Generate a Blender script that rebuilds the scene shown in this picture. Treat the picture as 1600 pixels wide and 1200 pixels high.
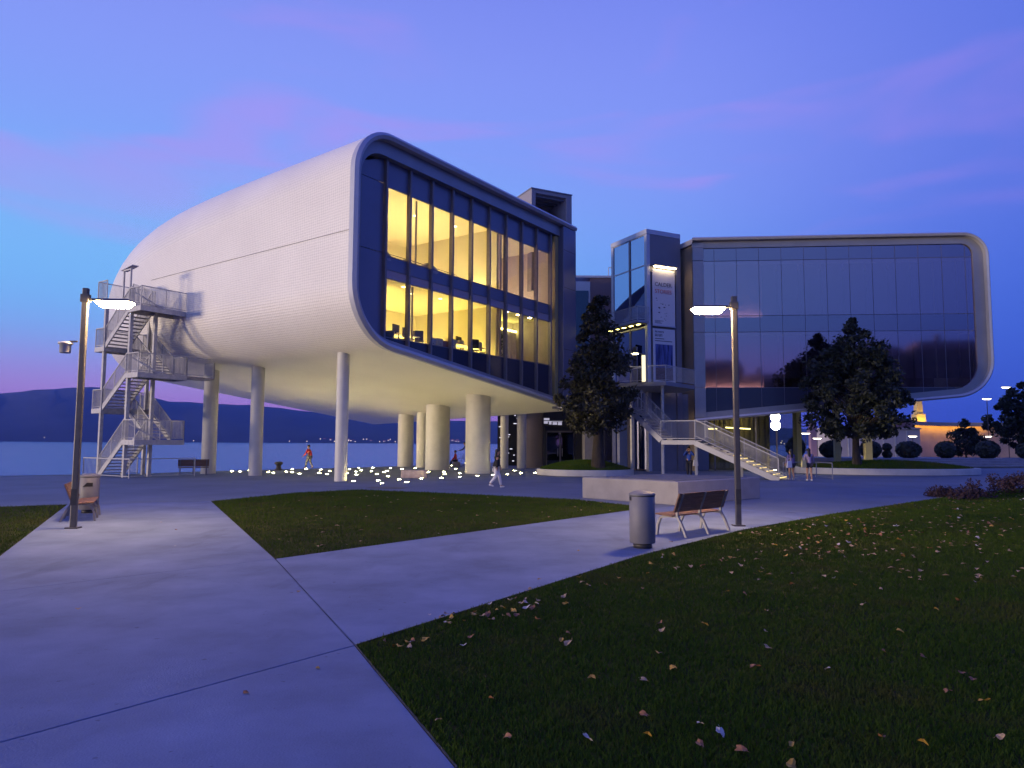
import bpy, bmesh, math, random
from mathutils import Vector, Matrix
random.seed(7)
sc = bpy.context.scene
for o in list(bpy.data.objects):
    bpy.data.objects.remove(o)
R = math.radians

# ------------------------------------------------------------------ camera
cam_d = bpy.data.cameras.new('camera')
cam = bpy.data.objects.new('camera', cam_d)
sc.collection.objects.link(cam)
sc.camera = cam
cam_d.sensor_width = 36.0
cam_d.lens = 36.0 * 1120 / 1600
cam_d.clip_start = 0.1
cam_d.clip_end = 20000
CAM_H = 1.9
cam.matrix_world = (Matrix.Translation((0, 0, CAM_H))
                    @ Matrix.Rotation(R(90) + math.atan(92 / 1120), 4, 'X')
                    @ Matrix.Rotation(0.005, 4, 'Z'))

# ------------------------------------------------------------------ world: dusk sky
world = bpy.data.worlds.new('World')
sc.world = world
world.use_nodes = True
wn = world.node_tree
wn.nodes.clear()


def N(t, **kw):
    n = wn.nodes.new(t)
    for k, v in kw.items():
        setattr(n, k, v)
    return n


def wmath(op, a, b=None, clamp=False):
    n = N('ShaderNodeMath', operation=op, use_clamp=clamp)
    for i, v in enumerate((a, b)):
        if v is None:
            continue
        if isinstance(v, (int, float)):
            n.inputs[i].default_value = v
        else:
            wn.links.new(v, n.inputs[i])
    return n.outputs[0]


def wmix(fac, a, b):
    n = N('ShaderNodeMix', data_type='RGBA')
    for i, v in ((0, fac), (6, a), (7, b)):
        if isinstance(v, (int, float)):
            n.inputs[i].default_value = v
        elif isinstance(v, tuple):
            n.inputs[i].default_value = v
        else:
            wn.links.new(v, n.inputs[i])
    return n.outputs[2]


def lin(r, g, b):
    f = lambda c: (c / 255 / 12.92) if c / 255 <= 0.04045 else ((c / 255 + 0.055) / 1.055) ** 2.4
    return (f(r), f(g), f(b), 1)


tc = N('ShaderNodeTexCoord')
sep = N('ShaderNodeSeparateXYZ')
wn.links.new(tc.outputs['Generated'], sep.inputs[0])
SX, SY, SZ = sep.outputs


def wramp(val, stops):
    n = N('ShaderNodeValToRGB')
    n.color_ramp.interpolation = 'B_SPLINE'
    el = n.color_ramp.elements
    while len(el) < len(stops):
        el.new(0.5)
    for e, (p, c) in zip(el, stops):
        e.position = p
        e.color = c
    wn.links.new(val, n.inputs[0])
    return n.outputs[0]


elev = wmath('MAXIMUM', SZ, 0.0)
# dusk: the eastern (left) half keeps the pink afterglow band, the right half is already deep blue
left = wramp(elev, [(0.0, lin(226, 150, 214)), (0.07, lin(178, 144, 222)), (0.14, lin(118, 184, 255)),
                    (0.24, lin(128, 196, 255)), (0.36, lin(132, 164, 254)), (0.50, lin(140, 157, 250)), (0.68, lin(104, 116, 228)), (1.0, lin(52, 70, 190))])
right = wramp(elev, [(0.0, lin(48, 82, 194)), (0.08, lin(56, 90, 206)), (0.20, lin(92, 132, 240)),
                     (0.32, lin(132, 150, 250)), (0.44, lin(129, 147, 247)), (0.56, lin(112, 131, 241)), (0.70, lin(92, 108, 224)), (1.0, lin(52, 70, 190))])
azf = wmath('ADD', wmath('MULTIPLY', SX, 1.05), 0.36, clamp=True)
azr = N('ShaderNodeMapRange', interpolation_type='SMOOTHSTEP')
wn.links.new(azf, azr.inputs[0])
base = wmix(azr.outputs[0], left, right)
far_r = N('ShaderNodeMapRange', interpolation_type='SMOOTHSTEP')
wn.links.new(SX, far_r.inputs[0])
far_r.inputs[1].default_value = 0.15
far_r.inputs[2].default_value = 0.75
base = wmix(wmath('MULTIPLY', far_r.outputs[0], 0.72), base, lin(58, 96, 214))
# thin pink clouds drawn out in streaks
mp = N('ShaderNodeMapping')
mp.inputs['Rotation'].default_value = (0.0, R(-16), 0.0)
mp.inputs['Scale'].default_value = (1.6, 1.2, 7.5)
wn.links.new(tc.outputs['Generated'], mp.inputs[0])
nz = N('ShaderNodeTexNoise')
nz.inputs['Scale'].default_value = 1.7
nz.inputs['Detail'].default_value = 3.5
nz.inputs['Roughness'].default_value = 0.45
nz.inputs['Distortion'].default_value = 0.5
wn.links.new(mp.outputs[0], nz.inputs[0])
cr = N('ShaderNodeMapRange', interpolation_type='SMOOTHSTEP')
cr.inputs[1].default_value = 0.53
cr.inputs[2].default_value = 0.72
wn.links.new(nz.outputs[0], cr.inputs[0])
hi = N('ShaderNodeMapRange')
hi.inputs[1].default_value = 0.10
hi.inputs[2].default_value = 0.34
wn.links.new(SZ, hi.inputs[0])
inv = wmath('SUBTRACT', 1.0, wmath('MULTIPLY', far_r.outputs[0], 0.75))
cf = wmath('MULTIPLY', wmath('MULTIPLY', cr.outputs[0], hi.outputs[0]), wmath('MULTIPLY', inv, 0.40))
col = wmix(cf, base, lin(192, 146, 242))
nish = N('ShaderNodeTexSky', sky_type='NISHITA')
nish.sun_disc = False
nish.sun_elevation = R(1.0)
nish.sun_rotation = R(215)
add = N('ShaderNodeMix', data_type='RGBA', blend_type='ADD')
add.inputs[0].default_value = 0.004
wn.links.new(col, add.inputs[6])
wn.links.new(nish.outputs[0], add.inputs[7])
bg = N('ShaderNodeBackground')
bg.inputs['Strength'].default_value = 1.0
wn.links.new(add.outputs[2], bg.inputs[0])
wo = N('ShaderNodeOutputWorld')
wn.links.new(bg.outputs[0], wo.inputs[0])

# ------------------------------------------------------------------ sun: low from the left, stands in for floodlights on the skin
sun_d = bpy.data.lights.new('sun', 'SUN')
sun_d.energy = 5.0
sun_d.angle = R(11)
sun_d.color = (1.0, 0.79, 0.54)
sun = bpy.data.objects.new('sun', sun_d)
sc.collection.objects.link(sun)
sdir = Vector((0.925, 0.38, -0.004)).normalized()      # travel direction of the light
sun.rotation_euler = sdir.to_track_quat('-Z', 'Y').to_euler()

# ------------------------------------------------------------------ exposure
sc.view_settings.view_transform = 'Standard'
sc.view_settings.look = 'None'
sc.view_settings.exposure = 0.0
sc.view_settings.gamma = 1.0
sc.view_settings.use_curve_mapping = False
sc.cycles.use_denoising = True
sc.cycles.use_light_tree = True
sc.cycles.max_bounces = 6
sc.cycles.diffuse_bounces = 4
sc.cycles.glossy_bounces = 3
sc.cycles.volume_bounces = 0
sc.cycles.adaptive_threshold = 0.025
sc.cycles.transparent_max_bounces = 8
sc.cycles.sample_clamp_indirect = 4.0
sc.cycles.caustics_reflective = False
sc.cycles.caustics_refractive = False

# ------------------------------------------------------------------ helpers
COL = sc.collection


def link(o, parent=None):
    COL.objects.link(o)
    if parent is not None:
        o.parent = parent
    return o


def tag(o, label=None, cat=None, group=None, kind=None):
    if label:
        o['label'] = label
    if cat:
        o['category'] = cat
    if group:
        o['group'] = group
    if kind:
        o['kind'] = kind
    return o


def thing(name, label, cat, loc=(0, 0, 0), rz=0.0, group=None):
    o = bpy.data.objects.new(name, None)
    o.empty_display_size = 0.3
    link(o)
    o.location = loc
    o.rotation_euler = (0, 0, rz)
    return tag(o, label, cat, group)


def copy_tree(o, parent=None):
    c = o.copy()
    link(c, parent)
    for ch in list(o.children):
        copy_tree(ch, c)
    return c


class MB:
    def __init__(s):
        s.v = []
        s.f = []
        s.smooth = []

    def add(s, vs, fs, smooth=False):
        b = len(s.v)
        s.v += [tuple(v) for v in vs]
        s.f += [tuple(b + i for i in f) for f in fs]
        s.smooth += [smooth] * len(fs)
        return s

    def box(s, x0, x1, y0, y1, z0, z1):
        vs = [(x, y, z) for z in (z0, z1) for y in (y0, y1) for x in (x0, x1)]
        return s.add(vs, [(0, 2, 3, 1), (4, 5, 7, 6), (0, 1, 5, 4), (2, 6, 7, 3), (0, 4, 6, 2), (1, 3, 7, 5)])

    def hexa(s, b, t):
        """bottom ring b (ccw) and top ring t"""
        n = len(b)
        return s.add(list(b) + list(t), [tuple(reversed(range(n))), tuple(range(n, 2 * n))] +
                     [(i, (i + 1) % n, n + (i + 1) % n, n + i) for i in range(n)])

    def prism(s, poly, z0, z1):
        ar = sum(poly[i][0] * poly[(i + 1) % len(poly)][1] - poly[(i + 1) % len(poly)][0] * poly[i][1] for i in range(len(poly)))
        if ar < 0:
            poly = list(reversed(poly))
        return s.hexa([(x, y, z0) for x, y in poly], [(x, y, z1) for x, y in poly])

    def bar(s, a, b, w, h, up=(0, 0, 1)):
        a = Vector(a)
        b = Vector(b)
        t = (b - a).normalized()
        upv = Vector(up)
        if abs(t.dot(upv)) > 0.99:
            upv = Vector((1, 0, 0))
        sd = t.cross(upv).normalized() * (w / 2)
        u = sd.cross(t).normalized() * (h / 2)
        r = lambda p: [p - sd - u, p + sd - u, p + sd + u, p - sd + u]
        return s.hexa(r(a), r(b))

    def tube(s, pts, rads, n=10, cap=True, smooth=True):
        pts = [Vector(p) for p in pts]
        if not isinstance(rads, (list, tuple)):
            rads = [rads] * len(pts)
        vs = []
        prev = None
        for i, p in enumerate(pts):
            t = (pts[min(i + 1, len(pts) - 1)] - pts[max(i - 1, 0)])
            t = t.normalized() if t.length > 1e-9 else Vector((0, 0, 1))
            if prev is None:
                ref = Vector((1, 0, 0)) if abs(t.x) < 0.9 else Vector((0, 1, 0))
                a = t.cross(ref).normalized()
            else:
                a = (prev - t * prev.dot(t)).normalized()
            prev = a
            b = t.cross(a)
            for k in range(n):
                th = 2 * math.pi * k / n
                vs.append(p + (a * math.cos(th) + b * math.sin(th)) * rads[i])
        fs = []
        for i in range(len(pts) - 1):
            for k in range(n):
                fs.append((i * n + k, i * n + (k + 1) % n, (i + 1) * n + (k + 1) % n, (i + 1) * n + k))
        s.add(vs, fs, smooth)
        if cap:
            s.add(vs[:n], [tuple(reversed(range(n)))])
            s.add(vs[-n:], [tuple(range(n))])
        return s

    def lathe(s, prof, n=24, c=(0, 0), smooth=True):
        vs = []
        for r, z in prof:
            for k in range(n):
                th = 2 * math.pi * k / n
                vs.append((c[0] + r * math.cos(th), c[1] + r * math.sin(th), z))
        fs = []
        for i in range(len(prof) - 1):
            for k in range(n):
                fs.append((i * n + k, i * n + (k + 1) % n, (i + 1) * n + (k + 1) % n, (i + 1) * n + k))
        s.add(vs, fs, smooth)
        return s

    def build(s, name, mat, parent=None, bevel=0.0):
        me = bpy.data.meshes.new(name)
        me.from_pydata(s.v, [], s.f)
        me.polygons.foreach_set('use_smooth', s.smooth)
        me.update()
        if mat is not None:
            me.materials.append(mat)
        o = bpy.data.objects.new(name, me)
        link(o, parent)
        if bevel:
            m = o.modifiers.new('bevel', 'BEVEL')
            m.width = bevel
            m.segments = 2
            m.limit_method = 'ANGLE'
        return o


# ------------------------------------------------------------------ materials
MATS = {}


def mat(name, color, rough=0.6, metal=0.0, var=0.0, vscale=3.0, bump=0.0, bscale=40.0, emit=None, estr=0.0, spec=None,
        color2=None, detail=5.0, stretch=(1, 1, 1)):
    if name in MATS:
        return MATS[name]
    m = bpy.data.materials.new(name)
    m.use_nodes = True
    nt = m.node_tree
    p = nt.nodes['Principled BSDF']
    p.inputs['Base Color'].default_value = (*color, 1)
    p.inputs['Roughness'].default_value = rough
    p.inputs['Metallic'].default_value = metal
    if spec is not None:
        p.inputs['Specular IOR Level'].default_value = spec
    if emit:
        p.inputs['Emission Color'].default_value = (*emit, 1)
        p.inputs['Emission Strength'].default_value = estr
    t = nt.nodes.new('ShaderNodeTexCoord')
    mpn = nt.nodes.new('ShaderNodeMapping')
    mpn.inputs['Scale'].default_value = stretch
    nt.links.new(t.outputs['Object'], mpn.inputs[0])
    if var or color2:
        nzn = nt.nodes.new('ShaderNodeTexNoise')
        nzn.inputs['Scale'].default_value = vscale
        nzn.inputs['Detail'].default_value = detail
        nzn.inputs['Roughness'].default_value = 0.62
        nt.links.new(mpn.outputs[0], nzn.inputs[0])
        rp = nt.nodes.new('ShaderNodeValToRGB')
        rp.color_ramp.elements[0].position = 0.32
        rp.color_ramp.elements[1].position = 0.70
        c2 = color2 or color
        rp.color_ramp.elements[0].color = (*[max(0, c * (1 - var)) for c in color], 1)
        rp.color_ramp.elements[1].color = (*[min(1, c * (1 + var)) for c in c2], 1)
        nt.links.new(nzn.outputs[0], rp.inputs[0])
        nt.links.new(rp.outputs[0], p.inputs['Base Color'])
    if bump:
        nb = nt.nodes.new('ShaderNodeTexNoise')
        nb.inputs['Scale'].default_value = bscale
        nb.inputs['Detail'].default_value = 4
        nt.links.new(mpn.outputs[0], nb.inputs[0])
        bn = nt.nodes.new('ShaderNodeBump')
        bn.inputs['Strength'].default_value = bump
        bn.inputs['Distance'].default_value = 0.02
        nt.links.new(nb.outputs[0], bn.inputs['Height'])
        nt.links.new(bn.outputs[0], p.inputs['Normal'])
    MATS[name] = m
    return m


def glass(name, tint, refl=0.12, rough=0.02, gcol=(1, 1, 1)):
    if name in MATS:
        return MATS[name]
    m = bpy.data.materials.new(name)
    m.use_nodes = True
    nt = m.node_tree
    nt.nodes.clear()
    out = nt.nodes.new('ShaderNodeOutputMaterial')
    mx = nt.nodes.new('ShaderNodeMixShader')
    tr = nt.nodes.new('ShaderNodeBsdfTransparent')
    tr.inputs[0].default_value = (*tint, 1)
    gl = nt.nodes.new('ShaderNodeBsdfGlossy')
    gl.inputs[0].default_value = (*gcol, 1)
    gl.inputs['Roughness'].default_value = rough
    fr = nt.nodes.new('ShaderNodeFresnel')
    fr.inputs[0].default_value = 1.5
    ma = nt.nodes.new('ShaderNodeMath')
    ma.operation = 'ADD'
    ma.use_clamp = True
    ma.inputs[1].default_value = refl
    nt.links.new(fr.outputs[0], ma.inputs[0])
    nt.links.new(ma.outputs[0], mx.inputs[0])
    nt.links.new(tr.outputs[0], mx.inputs[1])
    nt.links.new(gl.outputs[0], mx.inputs[2])
    nt.links.new(mx.outputs[0], out.inputs[0])
    MATS[name] = m
    return m


def emit(name, color, strength):
    if name in MATS:
        return MATS[name]
    m = bpy.data.materials.new(name)
    m.use_nodes = True
    nt = m.node_tree
    nt.nodes.clear()
    out = nt.nodes.new('ShaderNodeOutputMaterial')
    e = nt.nodes.new('ShaderNodeEmission')
    e.inputs[0].default_value = (*color, 1)
    e.inputs[1].default_value = strength
    nt.links.new(e.outputs[0], out.inputs[0])
    MATS[name] = m
    return m


def skin_mat():
    """pearly ceramic discs: rows of small discs in relief, slight colour drift from disc to disc"""
    m = bpy.data.materials.new('ceramic_discs')
    m.use_nodes = True
    nt = m.node_tree
    L = nt.links.new
    p = nt.nodes['Principled BSDF']
    p.inputs['Roughness'].default_value = 0.42
    uv = nt.nodes.new('ShaderNodeUVMap')
    vo = nt.nodes.new('ShaderNodeTexVoronoi')
    vo.inputs['Scale'].default_value = 7.5
    vo.inputs['Randomness'].default_value = 0.12
    L(uv.outputs[0], vo.inputs['Vector'])
    rp = nt.nodes.new('ShaderNodeMapRange')
    rp.inputs[1].default_value = 0.30
    rp.inputs[2].default_value = 0.62
    rp.inputs[3].default_value = 1.0
    rp.inputs[4].default_value = 0.0
    L(vo.outputs['Distance'], rp.inputs[0])
    bn = nt.nodes.new('ShaderNodeBump')
    bn.inputs['Strength'].default_value = 0.4
    bn.inputs['Distance'].default_value = 0.03
    L(rp.outputs[0], bn.inputs['Height'])
    L(bn.outputs[0], p.inputs['Normal'])
    nz = nt.nodes.new('ShaderNodeTexNoise')
    nz.inputs['Scale'].default_value = 0.35
    nz.inputs['Detail'].default_value = 6
    L(uv.outputs[0], nz.inputs['Vector'])
    cr = nt.nodes.new('ShaderNodeValToRGB')
    cr.color_ramp.elements[0].position = 0.3
    cr.color_ramp.elements[1].position = 0.7
    cr.color_ramp.elements[0].color = (0.88, 0.83, 0.76, 1)
    cr.color_ramp.elements[1].color = (0.95, 0.90, 0.82, 1)
    L(nz.outputs[0], cr.inputs[0])
    mx = nt.nodes.new('ShaderNodeMix')
    mx.data_type = 'RGBA'
    mx.blend_type = 'MULTIPLY'
    mx.inputs[0].default_value = 1.0
    g = nt.nodes.new('ShaderNodeMapRange')
    g.inputs[3].default_value = 0.81
    g.inputs[4].default_value = 1.0
    L(rp.outputs[0], g.inputs[0])
    L(cr.outputs[0], mx.inputs[6])
    L(g.outputs[0], mx.inputs[7])
    L(mx.outputs[2], p.inputs['Base Color'])
    return m


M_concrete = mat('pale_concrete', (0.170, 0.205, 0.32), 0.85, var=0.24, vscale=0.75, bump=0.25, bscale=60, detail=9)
def add_stains(m, amount):
    """dark specks, scuffs and long faint drag marks over the base colour"""
    nt = m.node_tree
    p = nt.nodes['Principled BSDF']
    src = p.inputs['Base Color'].links[0].from_socket
    tcn = nt.nodes.new('ShaderNodeTexCoord')

    def layer(scale, lo, hi, st, dark):
        mp_ = nt.nodes.new('ShaderNodeMapping')
        mp_.inputs['Scale'].default_value = st
        mp_.inputs['Rotation'].default_value = (0, 0, 0.6)
        n_ = nt.nodes.new('ShaderNodeTexNoise')
        n_.inputs['Scale'].default_value = scale
        n_.inputs['Detail'].default_value = 4
        r_ = nt.nodes.new('ShaderNodeMapRange')
        r_.inputs[1].default_value = lo
        r_.inputs[2].default_value = hi
        r_.inputs[3].default_value = 1.0
        r_.inputs[4].default_value = dark
        nt.links.new(tcn.outputs['Object'], mp_.inputs[0])
        nt.links.new(mp_.outputs[0], n_.inputs[0])
        nt.links.new(n_.outputs[0], r_.inputs[0])
        return r_.outputs[0]

    for args in ((9.0, 0.68, 0.74, (1, 1, 1), 1 - amount), (1.6, 0.60, 0.72, (1, 0.25, 1), 1 - amount * 0.6), (55.0, 0.60, 0.75, (1, 1, 1), 1 - amount * 0.6)):
        mx = nt.nodes.new('ShaderNodeMix')
        mx.data_type = 'RGBA'
        mx.blend_type = 'MULTIPLY'
        mx.inputs[0].default_value = 1.0
        nt.links.new(src, mx.inputs[6])
        nt.links.new(layer(*args), mx.inputs[7])
        src = mx.outputs[2]
    nt.links.new(src, p.inputs['Base Color'])


add_stains(M_concrete, 0.35)
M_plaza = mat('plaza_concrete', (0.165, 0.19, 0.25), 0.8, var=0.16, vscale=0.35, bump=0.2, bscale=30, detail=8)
M_joint = mat('joint_earth', (0.035, 0.03, 0.028), 0.95, var=0.3, vscale=8)
M_soil = mat('lawn_soil', (0.036, 0.042, 0.010), 0.95, spec=0.1, var=0.4, vscale=1.5, bump=0.8, bscale=30, color2=(0.045, 0.042, 0.010))
M_mound = mat('mound_grass', (0.030, 0.040, 0.008), 0.95, spec=0.1, var=0.45, vscale=2.5, bump=1.0, bscale=25)
M_white = mat('cast_concrete', (0.52, 0.50, 0.48), 0.75, var=0.12, vscale=1.2, bump=0.15, bscale=50)
M_boxc = mat('grey_render', (0.30, 0.28, 0.29), 0.8, var=0.12, vscale=1.5, bump=0.15, bscale=40)
M_rim = mat('anodised_rim', (0.50, 0.49, 0.53), 0.4, 0.3, var=0.05, vscale=2)
M_frame = mat('facade_frame', (0.30, 0.30, 0.34), 0.45, 0.3, var=0.08, vscale=1.0)
M_mull = mat('mullion_metal', (0.20, 0.18, 0.20), 0.45, 0.3, var=0.08, vscale=4)
M_span = glass('spandrel_glass', (0.02, 0.02, 0.02), 0.02, 0.05, (0.55, 0.55, 0.62))
M_spanback = mat('spandrel_back', (0.05, 0.052, 0.085), 0.6)
M_pane = glass('clear_glass', (0.93, 0.93, 0.90), 0.0, 0.0)
M_panel = mat('blue_grey_panel', (0.16, 0.165, 0.24), 0.35, 0.25, var=0.05, vscale=0.8)
M_galv = mat('galvanised_steel', (0.46, 0.45, 0.46), 0.55, 0.2, var=0.18, vscale=5)
M_tread = mat('stair_tread_steel', (0.34, 0.31, 0.32), 0.6, 0.2, var=0.2, vscale=6)
M_col = mat('painted_column', (0.60, 0.58, 0.54), 0.55, var=0.06, vscale=2)
M_dark = mat('dark_metal', (0.055, 0.05, 0.055), 0.5, 0.3, var=0.15, vscale=5)
M_pole = mat('lamp_post_paint', (0.11, 0.10, 0.105), 0.45, 0.4, var=0.12, vscale=6)
M_wood = mat('bench_wood', (0.20, 0.095, 0.055), 0.6, var=0.35, vscale=3, stretch=(1, 14, 14), bump=0.2, bscale=20)
M_cast = mat('bench_casting', (0.22, 0.21, 0.23), 0.5, 0.45, var=0.12, vscale=6)
M_bin = mat('bin_steel', (0.19, 0.18, 0.20), 0.6, 0.1, var=0.08, vscale=3)
M_skin = skin_mat()

# ================================================================== GROUND
def sheet(name, poly, z0, z1, m, parent=None):
    return MB().prism(poly, z0, z1).build(name, m, parent)


QUAY = [(-400, -150), (-90, 8), (-27.2, 38.4), (-20.8, 42.6), (-19.3, 45.6), (-11.4, 53.6), (-8.0, 58.6), (0, 71.6), (14, 92), (45, 118), (120, 150), (420, 190)]
land = QUAY + [(900, 200), (900, -700), (-700, -700), (-700, -150)]
ground = sheet('ground', land, -6.0, -0.06, M_joint)
tag(ground, kind='structure')
WATER = bpy.data.materials.new('bay_water')
WATER.use_nodes = True
_nt = WATER.node_tree
_p = _nt.nodes['Principled BSDF']
_p.inputs['Base Color'].default_value = (0.05, 0.15, 0.42, 1)
_p.inputs['Roughness'].default_value = 0.10
_p.inputs['Specular IOR Level'].default_value = 0.8
_tc = _nt.nodes.new('ShaderNodeTexCoord')
_mp = _nt.nodes.new('ShaderNodeMapping')
_mp.inputs['Scale'].default_value = (0.2, 0.7, 1)
_nz = _nt.nodes.new('ShaderNodeTexNoise')
_nz.inputs['Scale'].default_value = 1.0
_nz.inputs['Detail'].default_value = 6
_bp = _nt.nodes.new('ShaderNodeBump')
_bp.inputs['Strength'].default_value = 0.8
_bp.inputs['Distance'].default_value = 0.5
_nt.links.new(_tc.outputs['Object'], _mp.inputs[0])
_nt.links.new(_mp.outputs[0], _nz.inputs[0])
_nt.links.new(_nz.outputs[0], _bp.inputs['Height'])
_nt.links.new(_bp.outputs[0], _p.inputs['Normal'])
water = MB().add([(-9000, -400, -2.6), (9000, -400, -2.6), (9000, 6500, -2.6), (-9000, 6500, -2.6)], [(0, 1, 2, 3)]).build('water', WATER)
tag(water, kind='structure')

# quay coping stones along the edge
quay = MB()
for i in range(1, len(QUAY) - 1):
    a, b = Vector((*QUAY[i], 0)), Vector((*QUAY[i + 1], 0))
    quay.bar(a + Vector((0, 0, -0.06)), b + Vector((0, 0, -0.06)), 0.55, 0.14)
tag(quay.build('quay_edge', M_plaza), kind='structure')

# lawns and paths (plan polygons in metres)
LAWN_R = [(-1.46, 6.91), (2.19, 12.40), (5.13, 16.12), (8.8, 19.9), (15.79, 26.4), (23.5, 32.9), (34, 40), (60, 52), (60, -20), (10.3, -20), (-0.31, 4.37)]
LAWN_M = [(-9.58, 23.11), (-3.84, 11.87), (3.41, 20.74), (3.72, 22.3), (2.2, 24.6), (-2.65, 27.43), (-6.15, 29.03), (-8.11, 27.04)]
LAWN_L = [(-8.46, 12.06), (-13.3, 21.69), (-14.65, 20.76), (-22, 18.5), (-60, 4), (-60, -40), (17.5, -40)]
LAWN_L = [(-8.46, 12.06), (-13.3, 21.69), (-14.65, 20.9), (-24, 17.6), (-46, 8), (-30, 2), (-8.0, 10.9)]
LAWN_F = [(34, 58), (60, 66), (110, 82), (110, 104), (60, 92), (40, 84)]
LAWNS = []
for nm, pg in (('lawn', LAWN_R), ('lawn', LAWN_M), ('lawn', LAWN_L), ('lawn', LAWN_F)):
    o = sheet(nm, pg, -0.05, -0.012, M_soil)
    tag(o, kind='structure')
    LAWNS.append(o)

path = bpy.data.objects.new('path', None)
link(path)
tag(path, kind='structure')
# slabs of cast concrete with open joints (about 14 mm)
P = dict(a=(-1.46, 6.91), b=(-3.84, 11.87), c=(-8.46, 12.06), d=(-9.58, 23.11), e=(-13.3, 21.69))


def shrink(poly, g):
    cx = sum(p[0] for p in poly) / len(poly)
    n = len(poly)
    ar = sum(poly[i][0] * poly[(i + 1) % n][1] - poly[(i + 1) % n][0] * poly[i][1] for i in range(n))
    if ar < 0:
        poly = list(reversed(poly))
    out = []
    for i in range(n):
        p0, p1, p2 = Vector(poly[i - 1]), Vector(poly[i]), Vector(poly[(i + 1) % n])
        e1 = (p1 - p0).normalized()
        e2 = (p2 - p1).normalized()
        n1 = Vector((-e1.y, e1.x))
        n2 = Vector((-e2.y, e2.x))
        k = 1 + n1.dot(n2)
        out.append(tuple(p1 + (n1 + n2) * (g / max(k, 0.2))))
    return out


# joint line 1: (-3.22,4.70)-(-1.46,6.91) extended to the left; joint 2: (-3.84,11.87)-(-1.46,6.91); joint 3: (-8.4,12.0)...(-3.84,11.87)
J1L = (-20.0, -16.4)
slabs = [
    ([(-1.46, 6.91), (-0.31, 4.37), (10.3, -20), (-24, -20), J1L, (-3.22, 4.70)], M_concrete),
    ([(-1.46, 6.91), (-3.22, 4.70), J1L, (-40, -8), (-12, 3.7), (-3.84, 11.87)], M_concrete),
    ([(-8.46, 12.06), (-13.3, 21.69), (-9.58, 23.11), (-3.84, 11.87), (-12, 3.7), (-30, 1.8), (-8.0, 10.9)], M_concrete),
    ([(-1.46, 6.91), (-3.84, 11.87), (3.41, 20.74), (5.13, 22.25), (8.8, 19.9), (5.13, 16.12), (2.19, 12.40)], M_concrete),
]
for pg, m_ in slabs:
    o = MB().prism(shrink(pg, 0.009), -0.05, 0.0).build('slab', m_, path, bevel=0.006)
# the plaza beyond
PLAZA = [(-13.3, 21.69), (-9.58, 23.11), (-8.11, 27.04), (-6.15, 29.03), (-2.65, 27.43), (2.2, 24.6), (3.72, 22.3), (3.41, 20.74), (5.13, 22.25), (8.8, 19.9),
         (15.79, 26.4), (23.5, 32.9), (34, 40), (60, 52), (110, 66), (110, 82), (60, 66), (34, 58), (40, 84), (60, 92), (110, 104), (110, 145),
         (45, 116), (14.5, 90), (0.5, 70.8), (-7.6, 58.0), (-11, 53.2), (-18.9, 45.3), (-20.4, 42.2), (-27, 37.9), (-60, 22.5), (-46, 8), (-24, 17.6), (-14.65, 20.9)]
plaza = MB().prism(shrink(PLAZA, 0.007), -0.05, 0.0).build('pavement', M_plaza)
tag(plaza, kind='structure')
# steel lawn edging along the near lawn
edge = MB()
pts = [(-0.31, 4.37), (-1.46, 6.91), (2.19, 12.40), (5.13, 16.12), (8.8, 19.9), (15.79, 26.4)]
for a, b in zip(pts, pts[1:]):
    edge.bar((a[0], a[1], -0.02), (b[0], b[1], -0.02), 0.012, 0.05)
tag(edge.build('lawn_edging', M_dark), kind='structure')
# small drain and stains on the path: two recessed covers
for (x, y, w, l, rz, lb) in ((-5.2, 30.2, 0.35, 0.8, 1.4, 'flat grey drain cover beyond the tip of the middle lawn'),):
    t = MB().box(-w, w, -l, l, -0.004, 0.006).build('drain_cover', M_dark)
    t.location = (x, y, 0)
    t.rotation_euler = (0, 0, rz)
    tag(t, lb, 'drain cover')

# grass blades
def inside(p, poly):
    x, y = p
    c = False
    n = len(poly)
    for i in range(n):
        x1, y1 = poly[i]
        x2, y2 = poly[(i + 1) % n]
        if (y1 > y) != (y2 > y) and x < (x2 - x1) * (y - y1) / (y2 - y1) + x1:
            c = not c
    return c


def grass_mat():
    m = bpy.data.materials.new('grass_blades')
    m.use_nodes = True
    nt = m.node_tree
    p = nt.nodes['Principled BSDF']
    p.inputs['Roughness'].default_value = 0.8
    p.inputs['Specular IOR Level'].default_value = 0.08
    g = nt.nodes.new('ShaderNodeTexCoord')
    z = nt.nodes.new('ShaderNodeTexNoise')
    z.inputs['Scale'].default_value = 0.55
    z.inputs['Detail'].default_value = 8
    z.inputs['Roughness'].default_value = 0.7
    nt.links.new(g.outputs['Object'], z.inputs[0])
    r = nt.nodes.new('ShaderNodeValToRGB')
    e = r.color_ramp.elements
    e[0].position, e[0].color = 0.30, (0.038, 0.072, 0.008, 1)
    e[1].position, e[1].color = 0.72, (0.100, 0.085, 0.022, 1)
    k = e.new(0.5)
    k.color = (0.058, 0.100, 0.010, 1)
    nt.links.new(z.outputs[0], r.inputs[0])
    nt.links.new(r.outputs[0], p.inputs['Base Color'])
    return m


M_grass = grass_mat()


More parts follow.
